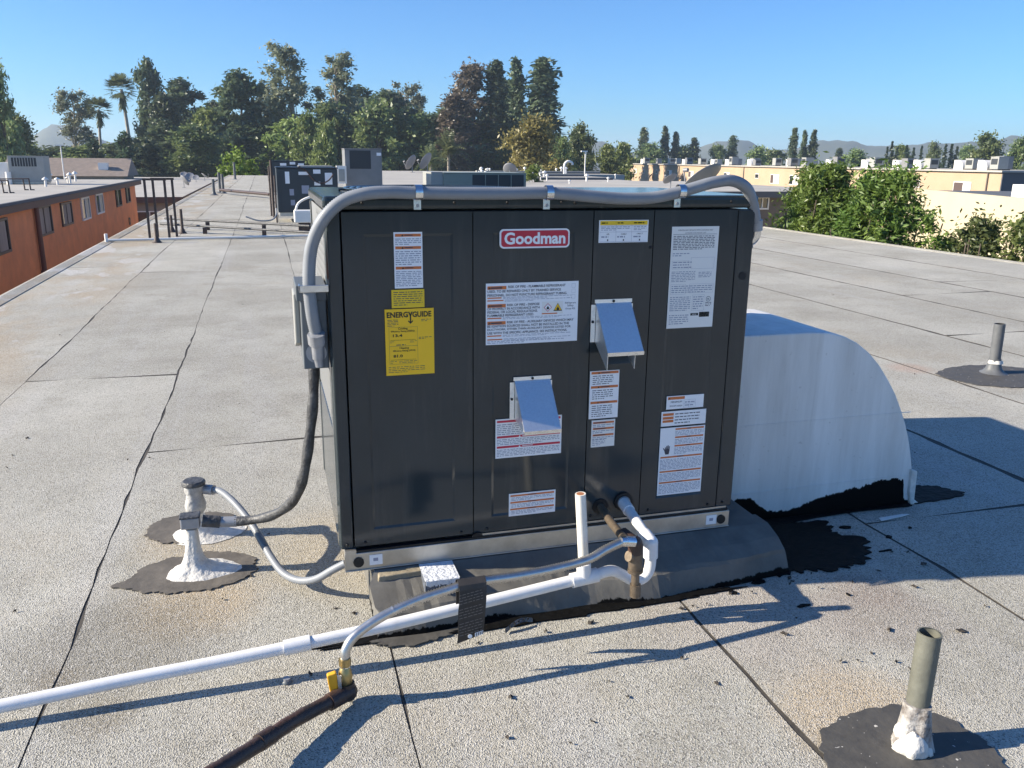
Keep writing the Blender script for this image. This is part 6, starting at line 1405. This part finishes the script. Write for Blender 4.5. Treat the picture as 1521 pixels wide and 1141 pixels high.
# ------------------------------------------------------------------ shrubs by the right roof edge
def shrub(name, label, x, y, top, rx, ry, n, size, m, seed, asp, stems=9, ztop=1.2, dens=90):
    rng = np.random.default_rng(seed); t = thing(name, label, 'shrub', (x, y, -6.2)); b = MB(); C, Rr = [], []
    for k in range(stems):
        a = rng.random()*6.28; rr = rng.uniform(.2, 1.0); q = (rx*rr*math.cos(a), ry*rr*math.sin(a), 6.2+top*rng.uniform(.2, .9)-.3)
        limb(b, (q[0]*.3, q[1]*.3, 0), q, 0.05, 0.012, 'bark_dark', rng, .05)
    for k in range(n):
        z = rng.uniform(-2.2, top); tt = (z+2.2)/(top+2.2); a = rng.random()*6.28
        mx = (1-max(0, tt-.55)**1.5*2.2)*(.8+.2*math.sin(a*3+seed)); rr = math.sqrt(rng.uniform(.15, 1.0))*max(.15, mx)
        C.append((rx*rr*math.cos(a), ry*rr*math.sin(a), z+6.2)); Rr.append(rng.uniform(.16, .34))
    b.build('stems', t); V = leaf_cloud(C, Rr, dens, size, rng, .9, .35, asp); leaf_obj('foliage', V, m, t)
    return t
shrub('laurel_shrub', 'big glossy green shrub rising past the right roof edge, left half', 10.75, 12.65, 1.22, 0.92, 1.50, 330, 0.060, 'leaf_laurel', 3, .30, dens=120)
shrub('laurel_shrub', 'big glossy green shrub rising past the right roof edge, right half', 10.85, 11.0, 1.10, 0.95, 1.55, 340, 0.060, 'leaf_laurel', 5, .30, dens=120)
shrub('laurel_shrub', 'low grey green bush between the big shrub and the small tree', 11.3, 9.75, 0.05, 0.6, 0.5, 50, 0.045, 'leaf_olive', 6, .30, dens=110)
shrub('small_tree', 'young light green tree before the cream wall at the right edge', 11.4, 9.15, 0.48, 0.50, 0.48, 70, 0.046, 'leaf_olive', 7, .45, dens=120)
shrub('small_tree', 'second young green tree cut by the right picture edge', 11.7, 8.55, 0.58, 0.50, 0.46, 70, 0.046, 'leaf_willow', 8, .45, dens=120)
shrub('leafy_plant', 'sparse broad leaved plant with dry yellow leaves in front of the big shrub', 10.1, 10.3, -0.2, 0.14, 0.14, 10, 0.085, 'leaf_bush', 9, .38, 4, dens=14)
shrub('leafy_plant', 'green and yellow stems beside the green grey unit', 15.6, 47.5, 0.9, 1.0, 0.8, 60, 0.12, 'leaf_willow', 10, .4, 8, dens=60)
shrub('leafy_plant', 'low bright weeds under the clipped round tree', -1.2, 69, -0.1, 2.4, 1.0, 60, 0.12, 'leaf_bush', 12, .4, 6, dens=50)

# ------------------------------------------------------------------ haze
def haze():
    b = MB(); b.box(-2300, 2300, -300, 3000, -7.9, 75, 'seam_black'); o = b.build('haze'); o['kind'] = 'stuff'
    m = bpy.data.materials.new('haze_air'); m.use_nodes = True; N, L = m.node_tree.nodes, m.node_tree.links; N.clear()
    out = N.new('ShaderNodeOutputMaterial'); v = N.new('ShaderNodeVolumePrincipled')
    v.inputs['Color'].default_value = (0.70, 0.85, 1.0, 1); v.inputs['Density'].default_value = 0.00028; v.inputs['Anisotropy'].default_value = 0.2
    L.new(v.outputs[0], out.inputs['Volume']); o.data.materials.clear(); o.data.materials.append(m)
    o.display_type = 'WIRE'
haze()
